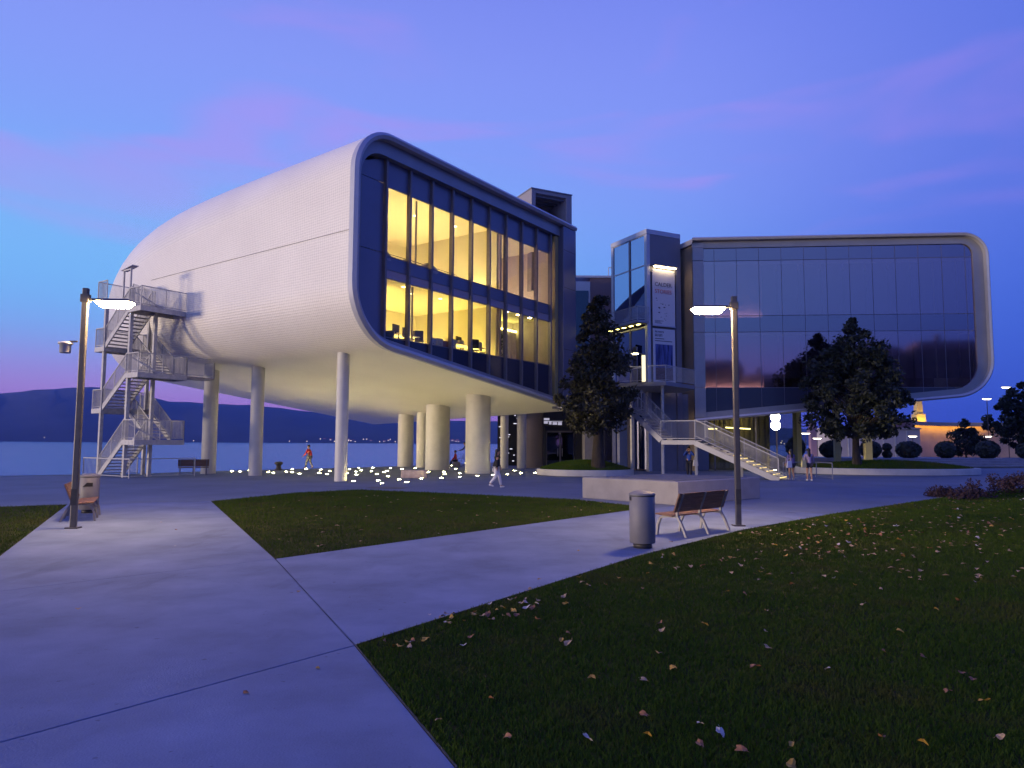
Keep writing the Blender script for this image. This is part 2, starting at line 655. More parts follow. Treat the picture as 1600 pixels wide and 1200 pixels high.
def blades(name, poly, n, label, ymax=60, ymin=2.5, hmin=0.018, hmax=0.042, power=2.0):
    rnd = random.Random(len(name) + n)
    vs, fs = [], []
    xs = [p[0] for p in poly]
    k = 0
    tries = 0
    while k < n and tries < n * 30:
        tries += 1
        # denser near the camera: draw the depth from a falling density
        t = rnd.random() ** power
        y = ymin + (min(ymax, max(p[1] for p in poly)) - ymin) * t
        x = rnd.uniform(max(min(xs), -0.85 * y - 1), min(max(xs), 0.85 * y + 1))
        if not inside((x, y), poly):
            continue
        sc_ = 1 + y / 14
        h = rnd.uniform(hmin, hmax) * (1 + y / 40)
        w = 0.0032 * sc_
        a = rnd.uniform(0, 6.283)
        lean = rnd.uniform(0.2, 1.0) * h
        dx, dy = math.cos(a), math.sin(a)
        b = rnd.uniform(0, 6.283)
        wx, wy = math.cos(b) * w, math.sin(b) * w
        i = len(vs)
        vs += [(x - wx, y - wy, -0.012), (x + wx, y + wy, -0.012), (x + dx * lean, y + dy * lean, h - 0.012)]
        fs.append((i, i + 1, i + 2))
        k += 1
    me = bpy.data.meshes.new(name)
    me.from_pydata(vs, [], fs)
    me.materials.append(M_grass)
    o = bpy.data.objects.new(name, me)
    link(o)
    tag(o, label, 'grass', kind='stuff')
    return o


blades('grass', LAWN_R, 420000, 'short dark grass of the broad lawn in the right foreground', ymax=42, power=1.9)
blades('grass', LAWN_M, 60000, 'short dark grass of the triangular lawn in the middle', ymin=11.8, power=1.2)
blades('grass', LAWN_L, 22000, 'short dark grass of the lawn corner at the left edge', ymin=10, power=1.2)

# ================================================================== LEFT VOLUME
A = R(34.85)
LD = Vector((math.sin(A), math.cos(A), 0))
LN = Vector((-math.cos(A), math.sin(A), 0))
LO = Vector((-6.01, 33.4, 0))


def L2W(u, s, z=0.0):
    return LO + LD * u + LN * s + Vector((0, 0, z))


def arc(cx, cz, r, a0, a1, n, rz=None):
    rz = r if rz is None else rz
    return [(cx + r * math.cos(R(a0 + (a1 - a0) * i / n)), cz + rz * math.sin(R(a0 + (a1 - a0) * i / n))) for i in range(n + 1)]


def profile(off, uL=-2.3, uR=17.6, zt=16.5, z0=6.24, sl=-0.123, rt=2.3, rb=2.9, offt=None, offb=None, nn=10):
    """open outline: top right -> top left corner -> bottom left corner -> bottom right; off = inset"""
    offt = off if offt is None else offt
    offb = off if offb is None else offb
    ul = uL + off
    top = zt - offt
    rt = max(rt - max(off, offt), 0.3)
    rb = max(rb - max(off, offb), 0.3)
    th = math.atan(sl)
    zb = lambda u: z0 + offb + sl * u
    pts = [(uR, top), (uR * 0.66 + ul * 0.34, top), (uR * 0.33 + ul * 0.67, top)]
    pts += arc(ul + rt, top - rt, rt, 90, 180, nn)
    # bottom corner tangent to the sloping soffit
    cx = ul + rb
    cz = zb(cx) + rb / math.cos(th)
    pts += [(ul, (top - rt) * 0.66 + cz * 0.34), (ul, (top - rt) * 0.33 + cz * 0.67)]
    pts += arc(cx, cz, rb, 180, 270 + math.degrees(th), nn)
    u1 = pts[-1][0]
    pts += [(u1 + (uR - u1) * k / 3, zb(u1 + (uR - u1) * k / 3)) for k in (1, 2, 3)]
    return pts


left = thing('cantilevered_pavilion', 'pale rounded pavilion on columns with a tall lit glass front beside the bay', 'building', LO, R(90) - A)


def strip(prof_a, sa, prof_b, sb, mb, flip=False, smooth=False):
    n = len(prof_a)
    vs = [(u, sa, z) for u, z in prof_a] + [(u, sb, z) for u, z in prof_b]
    fs = [(i, i + 1, n + i + 1, n + i) if not flip else (i, n + i, n + i + 1, i + 1) for i in range(n - 1)]
    mb.add(vs, fs, smooth)


# ---- the ceramic skin, lofted back towards the bay and closing in a blunt nose
def loft(stations, name, m, parent, umap=lambda u: u):
    me = bpy.data.meshes.new(name)
    vs, fs, uvs = [], [], []
    n = len(stations[0][1])
    arcl = []
    for s_, pr in stations:
        acc = [0.0]
        for i in range(1, n):
            acc.append(acc[-1] + math.hypot(pr[i][0] - pr[i - 1][0], pr[i][1] - pr[i - 1][1]))
        arcl.append(acc)
    ref = arcl[0]
    for (s_, pr) in stations:
        vs += [(umap(u), s_, z) for u, z in pr]
    for j in range(len(stations) - 1):
        for i in range(n - 1):
            fs.append((j * n + i, j * n + i + 1, (j + 1) * n + i + 1, (j + 1) * n + i))
    # cap
    last = (len(stations) - 1) * n
    fs.append(tuple(last + i for i in range(n)))
    me.from_pydata(vs, [], fs)
    uv = me.uv_layers.new(name='UVMap')
    for poly in me.polygons:
        poly.use_smooth = len(poly.vertices) == 4
        for li in poly.loop_indices:
            vi = me.loops[li].vertex_index
            uv.data[li].uv = (ref[vi % n], stations[vi // n][0])
    me.materials.append(m)
    o = bpy.data.objects.new(name, me)
    link(o, parent)
    return o


def sup(t, p):
    t = min(max(t, 0.0), 1.0)
    return (1 - t ** p) ** (1 / p)


st = []
LEN = 28.0
ss = [i * (LEN - 8) / 12 for i in range(13)] + [LEN - 8 + 8 * 0.999 * math.sin(i / 18 * math.pi / 2) for i in range(1, 19)]
for s_ in ss:
    t = (s_ - 6.06) / (LEN - 6.06)
    ft = sup(t, 3.03) if t > 0 else 1.0
    tb = (s_ - 23.2) / (LEN - 23.2)
    fb = sup(tb, 1.75) if tb > 0 else 1.0
    tl = (s_ - 14.8) / (LEN - 14.8)
    fl = sup(tl, 2.37) if tl > 0 else 1.0
    zmid = 8.97
    zt = zmid + (16.5 - zmid) * ft
    z0 = zmid + 0.6 + (6.24 - zmid - 0.6) * fb
    sl_ = -0.123 * (0.35 + 0.65 * fb)
    uL = 3.17 + (-2.3 - 3.17) * fl
    rt = min(2.3 + 0.0745 * s_, (zt - z0) * 0.5)
    rb = min(2.9, (zt - z0) * 0.42)
    st.append((s_, profile(0.0, uL=uL, uR=17.6 + 0.2 * s_, zt=zt, z0=z0, sl=sl_, rt=max(rt, 0.4), rb=max(rb, 0.4), nn=14)))
skin = loft(st, 'ceramic_skin', M_skin, left)
# horizontal joint in the skin
sm = MB()
ptsj = []
for s_, pr in st:
    if s_ > 17:
        break
    zz = 11.42 - 0.012 * s_
    best = None
    for (u0, z0_), (u1, z1_) in zip(pr, pr[1:]):
        if (z0_ - zz) * (z1_ - zz) <= 0 and abs(z0_ - z1_) > 1e-6:
            k = (zz - z0_) / (z1_ - z0_)
            u_ = u0 + (u1 - u0) * k
            best = u_ if best is None else min(best, u_)
    ptsj.append((best - 0.006, s_, zz))
sm.tube(ptsj, 0.014, 6)
sm.build('skin_joint', M_mull, left)

# ---- front frame
rim = MB()
pA, pB = profile(0.0), profile(0.22)
strip(profile(-0.02), 0.02, profile(-0.06), -0.30, rim, smooth=True)
strip(profile(-0.06), -0.30, profile(0.10), -0.42, rim, smooth=True)
strip(profile(0.10), -0.42, profile(0.26), -0.34, rim, smooth=True)
strip(profile(0.26), -0.34, profile(0.26, offt=0.26), 0.02, rim)
rim.build('rim', M_rim, left)
fr = MB()
f0, f1 = profile(0.255), profile(0.62, offt=0.95, offb=0.52)
strip(f0, 0.0, f1, 0.0, fr)
strip(f1, 0.0, f1, 0.55, fr)
fr.build('front_frame', M_frame, left)
# right end pier
MB().box(15.95, 17.6, -0.30, 0.6, 4.14, 16.2).build('end_pier', M_panel, left, bevel=0.03)
for zj in (8.0, 12.1, 14.6):
    MB().box(15.96, 17.58, -0.306, -0.298, zj, zj + 0.025).build('pier_joint', M_dark, left)
M_warmpanel = mat('yellow_lit_reveal', (0.42, 0.33, 0.14), 0.6, var=0.08)  # yellow light on the return put into this colour
MB().box(15.55, 15.93, 0.10, 0.45, 4.6, 15.5).build('reveal_panel', M_warmpanel, left)
# side closing plate on the courtyard side and soffit closure
cl = MB()
cl.add([(17.58, 0.6, 4.1), (17.6 + 4.9, 24.5, 4.6), (17.6 + 4.9, 24.5, 12.5), (17.6 + 2.0, 10, 16.3), (17.58, 0.6, 16.4)], [(0, 1, 2, 3, 4)])
cl.build('courtyard_wall', M_panel, left)

# ---- mullions, panes, spandrels
ML = [0.19 + 1.668 * i for i in range(10)]
zbot = lambda u: 6.24 - 0.123 * u + 0.50
G = 0.36
for i, u in enumerate(ML):
    MB().box(u - 0.06, u + 0.06, 0.16, G + 0.06, zbot(u) - 0.05, 15.62).build('mullion', M_mull, left, bevel=0.012)
MB().box(-1.72, -1.60, 0.02, G + 0.06, 8.3, 15.1).build('mullion', M_mull, left)
# opaque bay at the rounded end
for (z0_, z1_) in ((6.7, 10.93), (10.96, 14.35), (14.38, 15.6)):
    zz = z0_
    MB().add([(-1.62, G, max(z0_, 8.2)), (-0.6, G, max(z0_, 6.6)), (0.115, G, max(z0_, 6.55)), (0.115, G, z1_), (-1.62, G, min(z1_, 14.9))],
             [(0, 1, 2, 3, 4)]).build('blank_panel', M_panel, left)
MB().add([(-1.75, G, 8.4), (-1.62, G, 8.2), (-1.62, G, 14.9), (-1.75, G, 14.8)], [(0, 1, 2, 3)]).build('blank_panel', M_panel, left)
for i in range(9):
    u0, u1 = ML[i] + 0.06, ML[i + 1] - 0.06
    for (za, zb_) in ((10.86, 14.25), (6.92, 9.75)):
        MB().add([(u0, G, za), (u1, G, za), (u1, G, zb_), (u0, G, zb_)], [(0, 1, 2, 3)]).build('pane', M_pane, left)
    # spandrels: head, floor band, foot
    MB().box(u0, u1, G - 0.01, G + 0.03, 14.27, 15.62).build('spandrel', M_spanback if False else M_panel, left)
    MB().box(u0, u1, G - 0.01, G + 0.03, 10.22, 10.84).build('spandrel', M_panel, left)
    MB().box(u0, u1, G - 0.005, G + 0.02, 9.77, 10.19).build('blind_box', M_warmpanel if False else mat('mauve_trim', (0.42, 0.33, 0.36), 0.6), left)
    b = MB()
    b.hexa([(u0, G - 0.01, zbot(u0) - 0.03), (u1, G - 0.01, zbot(u1) - 0.03), (u1, G + 0.03, zbot(u1) - 0.03), (u0, G + 0.03, zbot(u0) - 0.03)],
           [(u0, G - 0.01, 6.90), (u1, G - 0.01, 6.90), (u1, G + 0.03, 6.90), (u0, G + 0.03, 6.90)])
    b.build('spandrel', mat('dark_spandrel', (0.035, 0.035, 0.06), 0.25), left)
    # glazing transom lines
    for zt_ in (14.25, 10.85, 10.2, 9.76, 6.91):
        MB().box(u0, u1, G - 0.03, G + 0.04, zt_ - 0.015, zt_ + 0.02).build('transom', M_mull, left)

# ---- interior: two lit floors
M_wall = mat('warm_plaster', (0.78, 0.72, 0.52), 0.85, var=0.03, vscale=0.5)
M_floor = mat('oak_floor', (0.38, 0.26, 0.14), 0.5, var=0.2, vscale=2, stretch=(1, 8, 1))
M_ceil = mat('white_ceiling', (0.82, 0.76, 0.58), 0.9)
M_curt = mat('grey_curtain', (0.46, 0.40, 0.40), 0.9, var=0.1, vscale=3)
E_fill_up = emit('fill_glow_upper', (1.0, 0.76, 0.28), 74.0)
E_fill_low = emit('fill_glow_lower', (1.0, 0.77, 0.19), 76.0)
E_cove = emit('cove_light', (1.0, 0.90, 0.22), 14.0)
inter = bpy.data.objects.new('interior', None)
inter.parent = left
COL.objects.link(inter)


def room(z0, z1, s1, ua, ub, wallm, backz=None):
    MB().box(ua, ub, G + 0.1, s1, z0 - 0.25, z0).build('floor', M_floor, inter)
    MB().box(ua, ub, G + 0.1, s1, z1, z1 + 0.2).build('ceiling', M_ceil, inter)
    MB().box(ua, ub, s1, s1 + 0.15, z0, z1).build('wall', wallm, inter)
    MB().box(ua - 0.15, ua, G + 0.1, s1, z0, z1).build('wall', wallm, inter)
    MB().box(ub, ub + 0.12, G + 0.25, s1, z0, z1).build('wall', wallm, inter)


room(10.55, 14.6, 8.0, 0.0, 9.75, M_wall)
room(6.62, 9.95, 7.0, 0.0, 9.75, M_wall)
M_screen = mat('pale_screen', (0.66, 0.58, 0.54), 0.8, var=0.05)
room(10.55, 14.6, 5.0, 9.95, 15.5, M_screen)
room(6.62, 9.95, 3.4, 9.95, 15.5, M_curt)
# added glowing strips hidden on the floor to fill the rooms, and small downlights
for u in (1.2, 3.2, 5.2, 7.2, 9.0):
    for s_ in (1.9, 5.4):
        MB().box(u - 0.55, u + 0.55, s_ - 0.11, s_ + 0.11, 10.56, 10.62).build('hidden_fill_strip', E_fill_up, inter)
        MB().box(u - 0.55, u + 0.55, s_ - 0.11, s_ + 0.11, 6.63, 6.69).build('hidden_fill_strip', E_fill_low, inter)
for (u, s_, z_) in ((1.3, 2.2, 9.93), (2.9, 1.6, 9.93), (4.4, 2.4, 9.93), (6.3, 2.0, 9.93), (5.2, 3.0, 14.58), (8.0, 2.4, 14.58)):
    MB().lathe([(0.0, z_), (0.09, z_), (0.10, z_ + 0.02)], 12, (u, s_)).build('downlight', emit('spot_lens', (1.0, 0.80, 0.40), 9.0), inter)
MB().box(10.4, 15.1, 2.6, 2.8, 10.56, 10.62).build('bay_fill_strip', emit('bay_fill_glow', (1.0, 0.74, 0.46), 42.0), inter)  # added floor strip, out of sight, to brighten the right bays
for u in (10.6, 11.6, 12.9, 14.2):
    MB().lathe([(0.0, 9.92), (0.11, 9.92), (0.11, 9.95)], 14, (u, 1.2)).build('downlight', emit('downlight_lens', (1, 0.78, 0.35), 60.0), inter)
MB().box(10.0, 15.4, 3.05, 3.15, 9.30, 9.40).build('cove_strip', E_cove, inter)
MB().box(9.80, 9.95, G + 0.05, G + 0.5, 6.6, 14.3).build('partition_post', mat('mauve_trim', (0.42, 0.33, 0.36), 0.6), inter)
# curtain folds
for k in range(12):
    u = 10.3 + k * 0.43
    MB().tube([(u, 3.15, 6.65), (u + 0.03, 3.12, 8.0), (u, 3.15, 9.2)], 0.17 + 0.04 * (k % 3), 8).build('curtain_fold', M_curt, inter)
# thin steel posts behind the glass
for (u, z0_, z1_) in ((3.25, 10.6, 14.5), (3.05, 6.65, 9.9), (8.0, 10.6, 14.5)):
    MB().tube([(u, 1.1, z0_), (u, 1.1, z1_)], 0.05, 8).build('steel_post', M_mull, inter)
# ceiling track upstairs
MB().tube([(0.6, 3.2, 12.0), (5.0, 3.2, 12.05), (9.2, 3.2, 12.0)], 0.018, 6).build('track_rail', M_dark, inter)
for u in (2.4, 2.9, 3.6, 8.4):
    MB().bar((u, 3.2, 11.86), (u + 0.3, 3.2, 11.9), 0.07, 0.07).build('track_spot', M_dark, inter)

M_terra = mat('terracotta_panel', (0.42, 0.15, 0.08), 0.8, var=0.1)
M_grey = mat('soft_grey', (0.34, 0.32, 0.36), 0.9, var=0.08)
M_black = mat('black_plastic', (0.02, 0.018, 0.018), 0.5)
M_paper = mat('paper_white', (0.75, 0.70, 0.60), 0.8)


def ithing(name, label, cat, u, s_, z, rz=0.0, group=None):
    return thing(name, label, cat, L2W(u, s_, z), R(90) - A + rz, group)


t = ithing('display_panel', 'brown-red display panel standing at the left end of the upper lit floor', 'panel', 0.75, 1.3, 10.55)
MB().box(-0.45, 0.45, -0.04, 0.04, 0.05, 1.75).build('board', M_terra, t)
for x in (-0.4, 0.4):
    MB().box(x - 0.03, x + 0.03, -0.2, 0.2, 0, 0.05).build('foot', M_dark, t)


def beanbag(u, s_, r, label, m):
    prof = [(0.0, 0.0), (r * 0.8, 0.0), (r, r * 0.28), (r * 0.86, r * 0.68), (r * 0.5, r * 1.05), (r * 0.16, r * 1.25), (0, r * 1.28)]
    o = MB().lathe(prof, 18).build('floor_cushion', m)
    o.location = L2W(u, s_, 10.55)
    o.rotation_euler = (0.05, 0.08, u)
    tag(o, label, 'cushion')


beanbag(0.55, 0.95, 0.62, 'large grey floor cushion in front of the brown-red panel upstairs', M_grey)
beanbag(2.3, 0.9, 0.5, 'small grey floor cushion low in the second upper window', M_grey)
beanbag(4.0, 0.9, 0.62, 'flat grey floor cushion at the third and fourth upper windows', M_grey)
beanbag(6.35, 0.9, 0.42, 'small red-brown floor cushion low in the upper windows', M_terra)


def desk(u, s_, w, label, group=None):
    t = ithing('desk', label, 'desk', u, s_, 6.62)
    MB().box(-w / 2, w / 2, -0.4, 0.4, 0.72, 0.76).build('top', M_paper, t)
    for x in (-w / 2 + 0.05, w / 2 - 0.05):
        for y in (-0.35, 0.35):
            MB().box(x - 0.025, x + 0.025, y - 0.025, y + 0.025, 0, 0.72).build('leg', M_dark, t)
    return t


def monitor(u, s_, z, label):
    t = ithing('monitor', label, 'monitor', u, s_, z, 0.2)
    MB().box(-0.3, 0.3, -0.03, 0.03, 0.12, 0.5).build('screen', M_black, t)
    MB().box(-0.04, 0.04, -0.02, 0.05, 0.0, 0.14).build('stand', M_black, t)
    MB().box(-0.14, 0.14, -0.1, 0.1, 0, 0.012).build('foot', M_black, t)


def office_chair(u, s_, rz, label, m):
    t = ithing('office_chair', label, 'chair', u, s_, 6.62, rz)
    MB().box(-0.24, 0.24, -0.24, 0.24, 0.44, 0.52).build('seat', m, t, bevel=0.03)
    MB().box(-0.23, 0.23, 0.2, 0.27, 0.58, 1.1).build('backrest', m, t, bevel=0.03)
    MB().tube([(0, 0, 0.08), (0, 0, 0.45)], 0.03, 8).build('column', M_dark, t)
    for k in range(5):
        a = k * 1.257
        MB().bar((0, 0, 0.09), (0.28 * math.cos(a), 0.28 * math.sin(a), 0.05), 0.04, 0.03).build('leg', M_dark, t)


t = ithing('sofa', 'dark sofa at the left end of the lower lit floor', 'sofa', 0.95, 1.5, 6.62)
MB().box(-0.85, 0.85, -0.4, 0.4, 0.12, 0.45).build('seat', M_black, t, bevel=0.05)
MB().box(-0.85, 0.85, 0.25, 0.45, 0.45, 1.0).build('backrest', M_black, t, bevel=0.06)
for x in (-0.85, 0.68):
    MB().box(x, x + 0.17, -0.4, 0.42, 0.12, 0.85).build('armrest', M_black, t, bevel=0.04)
t = ithing('easel_frame', 'tall thin black frame behind the dark sofa downstairs', 'frame', 0.7, 2.6, 6.62)
for a, b in (((-0.6, 0, 0), (-0.6, 0, 2.4)), ((0.6, 0, 0), (0.6, 0, 2.4)), ((-0.6, 0, 2.4), (0.6, 0, 2.4))):
    MB().bar(a, b, 0.05, 0.05).build('bar', M_black, t)
desk(2.9, 1.5, 1.6, 'white desk by the second lower window')
desk(5.0, 2.2, 1.7, 'white desk behind the boxes in the middle of the lower floor')
desk(7.0, 1.3, 1.6, 'white desk piled with papers at the fifth lower window')
desk(8.6, 1.3, 1.4, 'white desk at the right end of the lit office')
monitor(2.3, 1.5, 7.38, 'black monitor on the desk by the second lower window')
monitor(4.6, 2.2, 7.38, 'black monitor on the desk in the middle of the lower floor')
monitor(7.35, 1.5, 7.38, 'large black monitor on the paper-covered desk')
office_chair(2.6, 0.9, 0.4, 'grey office chair tucked at the second lower window', M_grey)
office_chair(3.5, 1.0, -0.8, 'dark office chair beside the second lower window desk', M_black)
office_chair(7.9, 0.85, 2.6, 'black office chair between the two right-hand desks', M_black)
office_chair(8.9, 0.85, 0.3, 'pale office chair at the right end of the lit office', M_paper)
for k, (u, w, h, m_) in enumerate(((4.3, 0.5, 0.75, M_paper), (4.85, 0.5, 0.8, M_wall), (5.4, 0.55, 0.72, M_terra), (5.95, 0.5, 0.9, M_wall))):
    t = ithing('storage_cabinet', ['white cabinet, leftmost of four along the middle lower windows', 'cream cabinet next to the white one at the lower windows',
                                   'red-brown cabinet among the cream cabinets at the lower windows', 'tall cream cabinet, rightmost of four at the lower windows'][k], 'cabinet', u, 0.95, 6.62)
    MB().box(-w / 2, w / 2, -0.22, 0.22, 0.04, h).build('body', m_, t, bevel=0.01)
    MB().box(-w / 2 + 0.02, w / 2 - 0.02, -0.235, -0.222, 0.08, h - 0.04).build('door', m_, t)
    MB().box(-0.05, 0.05, -0.255, -0.236, h * 0.6, h * 0.6 + 0.02).build('handle', M_dark, t)
for (u, z, wds) in ((6.6, 7.38, 3), (7.1, 7.38, 4), (8.5, 7.38, 3)):
    t = ithing('paper_stack', {6.6: 'short stack of papers at the left of the fifth window desk', 7.1: 'taller stack of papers in the middle of the fifth window desk',
                               8.5: 'stack of papers on the rightmost lit desk'}[u], 'papers', u, 1.15, z)
    for k in range(wds):
        o = MB().box(-0.15, 0.15, -0.11, 0.11, k * 0.06, k * 0.06 + 0.05).build('sheaf', M_paper, t)
        o.rotation_euler = (0, 0, random.uniform(-0.3, 0.3))
# potted plant behind the right bay
t = ithing('potted_plant', 'slim dark potted plant behind the lower right panes', 'plant', 10.35, 0.75, 6.62)
MB().lathe([(0.0, 0), (0.14, 0), (0.18, 0.34), (0.15, 0.34), (0.0, 0.3)], 14).build('pot', M_black, t)
pl = MB()
for k in range(60):
    z = random.uniform(0.4, 1.75)
    a = random.uniform(0, 6.28)
    r_ = 0.3 * (1.9 - z) / 1.5 + 0.05
    c = Vector((math.cos(a) * r_, math.sin(a) * r_, z))
    pl.add([c * 0.25 + Vector((0, 0, z * 0.75)), c + Vector((0.05, 0, -0.03)), c * 1.15, c + Vector((-0.05, 0, 0.03))], [(0, 1, 2, 3)])
pl.build('leaves', mat('plant_leaf', (0.03, 0.045, 0.012), 0.7), t)
MB().tube([(0, 0, 0.3), (0, 0, 1.7)], 0.015, 6).build('stem', M_dark, t)

# ---- columns under the left volume
zs = lambda u, s_: 6.24 - 0.123 * u * (1 if s_ < 19 else 0.8)
for (u, s_, r_) in ((0.8, 15.1, 0.42), (1.08, 11.0, 0.36), (0.12, 2.9, 0.30), (17.84, 15.3, 0.62), (17.3, 13.0, 0.5), (14.6, 9.2, 0.85), (11.7, 3.4, 0.78), (21.0, 15.6, 0.40), (19.9, 7.2, 0.30), (20.75, 6.2, 0.34)):
    c = MB()
    top = zs(u, s_) + 0.6
    c.tube([(u, s_, 0.0), (u, s_, top)], r_, 28)
    c.build('column', M_col, left)
# column base plates

# ---- entrance core under the left volume
core = thing('entrance_core', 'dark glazed entrance core beneath the right end of the lit pavilion', 'entrance', (0, 0, 0))
M_corew = mat('taupe_cladding', (0.24, 0.20, 0.19), 0.7, var=0.08, vscale=1)
M_blackp = mat('black_portal', (0.012, 0.012, 0.014), 0.4)
M_dkglass = glass('dark_glass', (0.25, 0.28, 0.32), 0.10, 0.03, (0.8, 0.85, 1.0))
MB().box(0.4, 2.35, 55.0, 56.0, 0, 4.4).build('wall', M_corew, core)
MB().box(2.38, 5.3, 54.2, 56.0, 3.15, 4.6).build('portal_head', M_blackp, core)
MB().box(2.38, 2.62, 54.2, 56.0, 0, 3.15).build('portal_jamb', M_blackp, core)
MB().box(4.75, 5.3, 54.2, 56.0, 0, 3.15).build('portal_jamb', M_blackp, core)
MB().box(2.62, 4.75, 55.4, 56.0, 0.0, 3.15).build('lobby_back', mat('lobby_blue', (0.05, 0.07, 0.11), 0.4), core)
for x in (2.64, 3.70):
    d_ = MB().box(x, x + 1.03, 54.72, 54.75, 0.03, 2.7).build('door', M_dkglass, core)
    MB().box(x, x + 0.05, 54.69, 54.78, 0.03, 2.72).build('stile', M_mull, d_)
    MB().box(x + 0.98, x + 1.03, 54.69, 54.78, 0.03, 2.72).build('stile', M_mull, d_)
    MB().box(x + 0.85 if x < 3 else x + 0.12, x + 0.88 if x < 3 else x + 0.15, 54.62, 54.66, 0.9, 1.5).build('handle', M_galv, d_)
MB().box(2.62, 4.75, 54.68, 54.80, 2.72, 2.84).build('transom', M_mull, core)
E_sign = emit('fascia_sign', (0.75, 0.72, 0.95), 0.55)
for k, (x, w, z, h) in enumerate(((2.42, 0.42, 3.62, 0.16), (2.42, 0.30, 3.36, 0.20), (2.8, 0.2, 3.30, 0.26), (3.08, 0.34, 3.28, 0.20), (3.48, 0.3, 3.26, 0.22), (2.42, 1.4, 3.52, 0.04))):
    MB().box(x, x + w, 54.17, 54.195, z, z + h).build('fascia_letter', E_sign, core)
MB().box(5.3, 6.1, 52.0, 55.9, 0, 5.5).build('side_wall', mat('grey_cladding', (0.26, 0.25, 0.27), 0.7, var=0.08), core)
# glittering facade far beyond the columns
scr = thing('perforated_screen', 'dark screen with rows of small lit slots seen between the columns', 'screen', (-1.1, 60.5, 0))
MB().box(-0.1, 2.3, 0, 0.15, 0, 5.0).build('backing', M_blackp, scr)
rnd = random.Random(5)
E_slot = emit('slot_light', (0.85, 0.82, 1.0), 1.1)
for k in range(26):
    x = rnd.uniform(0.0, 2.0)
    z = rnd.uniform(0.3, 4.6)
    MB().box(x, x + rnd.uniform(0.12, 0.3), -0.02, -0.004, z, z + 0.07).build('slot', E_slot, scr)

# ---- roof tower on the left volume
C_ = R(-26.5)
e1 = Vector((math.sin(C_), math.cos(C_), 0))      # runs back to the left
e2 = Vector((math.cos(C_), -math.sin(C_), 0))     # runs back to the right
rtw = thing('roof_lift_head', 'open-fronted grey lift head rising above the roof of the lit pavilion', 'tower', (1.25, 46.9, 0), math.atan2(e2.y, e2.x))
w0, w1, s0, s1, zt0, zt1 = 0.0, 3.15, 0.0, 2.5, 12.0, 18.95
M_rt = mat('tower_cladding', (0.30, 0.275, 0.29), 0.6, 0.1, var=0.08, vscale=0.8)
MB().box(w0, w0 + 0.32, s0, s1, zt0, zt1).build('side_wall', M_rt, rtw, bevel=0.02)
MB().box(w1 - 0.45, w1, s0, s1, zt0, zt1 - 0.003).build('side_wall', M_rt, rtw, bevel=0.02)
MB().box(w0 + 0.32, w1 - 0.45, s0 + 0.01, s1 - 0.01, zt1 - 0.25, zt1 - 0.01).build('roof', M_rt, rtw)
MB().box(w0 - 0.05, w1 + 0.03, s0 - 0.05, s1 + 0.05, zt1, zt1 + 0.06).build('coping', M_frame, rtw)
MB().box(w0 + 0.32, w1 - 0.45, s1 - 0.3, s1 - 0.02, zt0, 15.88).build('rear_wall', M_rt, rtw)
MB().box(w0 + 1.35, w1 - 0.45, s1 - 0.3, s1 - 0.02, 15.9, zt1 - 0.25).build('rear_wall', M_rt, rtw)
for k in range(4):
    MB().box(w0 + 0.33, w1 - 0.46, s0 + 0.25 + k * 0.5, s0 + 0.4 + k * 0.5, zt1 - 0.42, zt1 - 0.26).build('ceiling_rib', M_mull, rtw)
MB().tube([(w1 - 1.25, s1 - 0.8, 14.5), (w1 - 1.25, s1 - 0.8, 17.6)], 0.22, 14).build('vent_pipe', M_dkp if False else M_mull, rtw)
MB().box(w1 - 0.95, w1 - 0.5, s1 - 1.2, s1 - 0.4, 14.6, 17.0).build('motor_housing', M_mull, rtw)

# ================================================================== ESCAPE STAIR at the left
SU, SS = -4.75, 16.6            # local origin on the left volume's axes
org = L2W(SU, SS)
q = LD
p = -LN
ang = math.atan2(p.y, p.x)
esc = thing('escape_stair', 'grey zigzag steel escape stair with mesh railings beside the pavilion skin', 'staircase', org, ang)
# local axes: x = p (towards the viewer), y = q (towards the skin)
RUN = 2.4
LW = 1.25
levels = [0.0, 1.95, 3.65, 5.45, 7.05, 8.95, 9.7]
NEAR0, NEAR1 = RUN, RUN + 1.25
TOTQ = 2.65
stuff_bars = MB()


RAILM = [M_galv]


def rail(parent, pts, h=1.05, fill=True):
    M_galv = RAILM[0]
    pts = [Vector(p_) for p_ in pts]
    up_ = Vector((0, 0, 1))
    for a, b in zip(pts, pts[1:]):
        MB().bar(a + up_ * h, b + up_ * h, 0.045, 0.045).build('handrail', M_galv, parent)
        MB().bar(a + up_ * 0.1, b + up_ * 0.1, 0.03, 0.03).build('lower_rail', M_galv, parent)
    for a in pts:
        MB().bar(a, a + up_ * (h - 0.024), 0.04, 0.04).build('post', M_galv, parent)
    if fill:
        f = MB()
        for a, b in zip(pts, pts[1:]):
            n_ = max(1, int((b - a).length / 0.065))
            for k in range(1, n_):
                c = a.lerp(b, k / n_)
                f.bar(c + up_ * 0.1, c + up_ * h, 0.012, 0.012)
        fo = f.build('infill_bars', M_galv, parent)
        fo['kind'] = 'stuff'


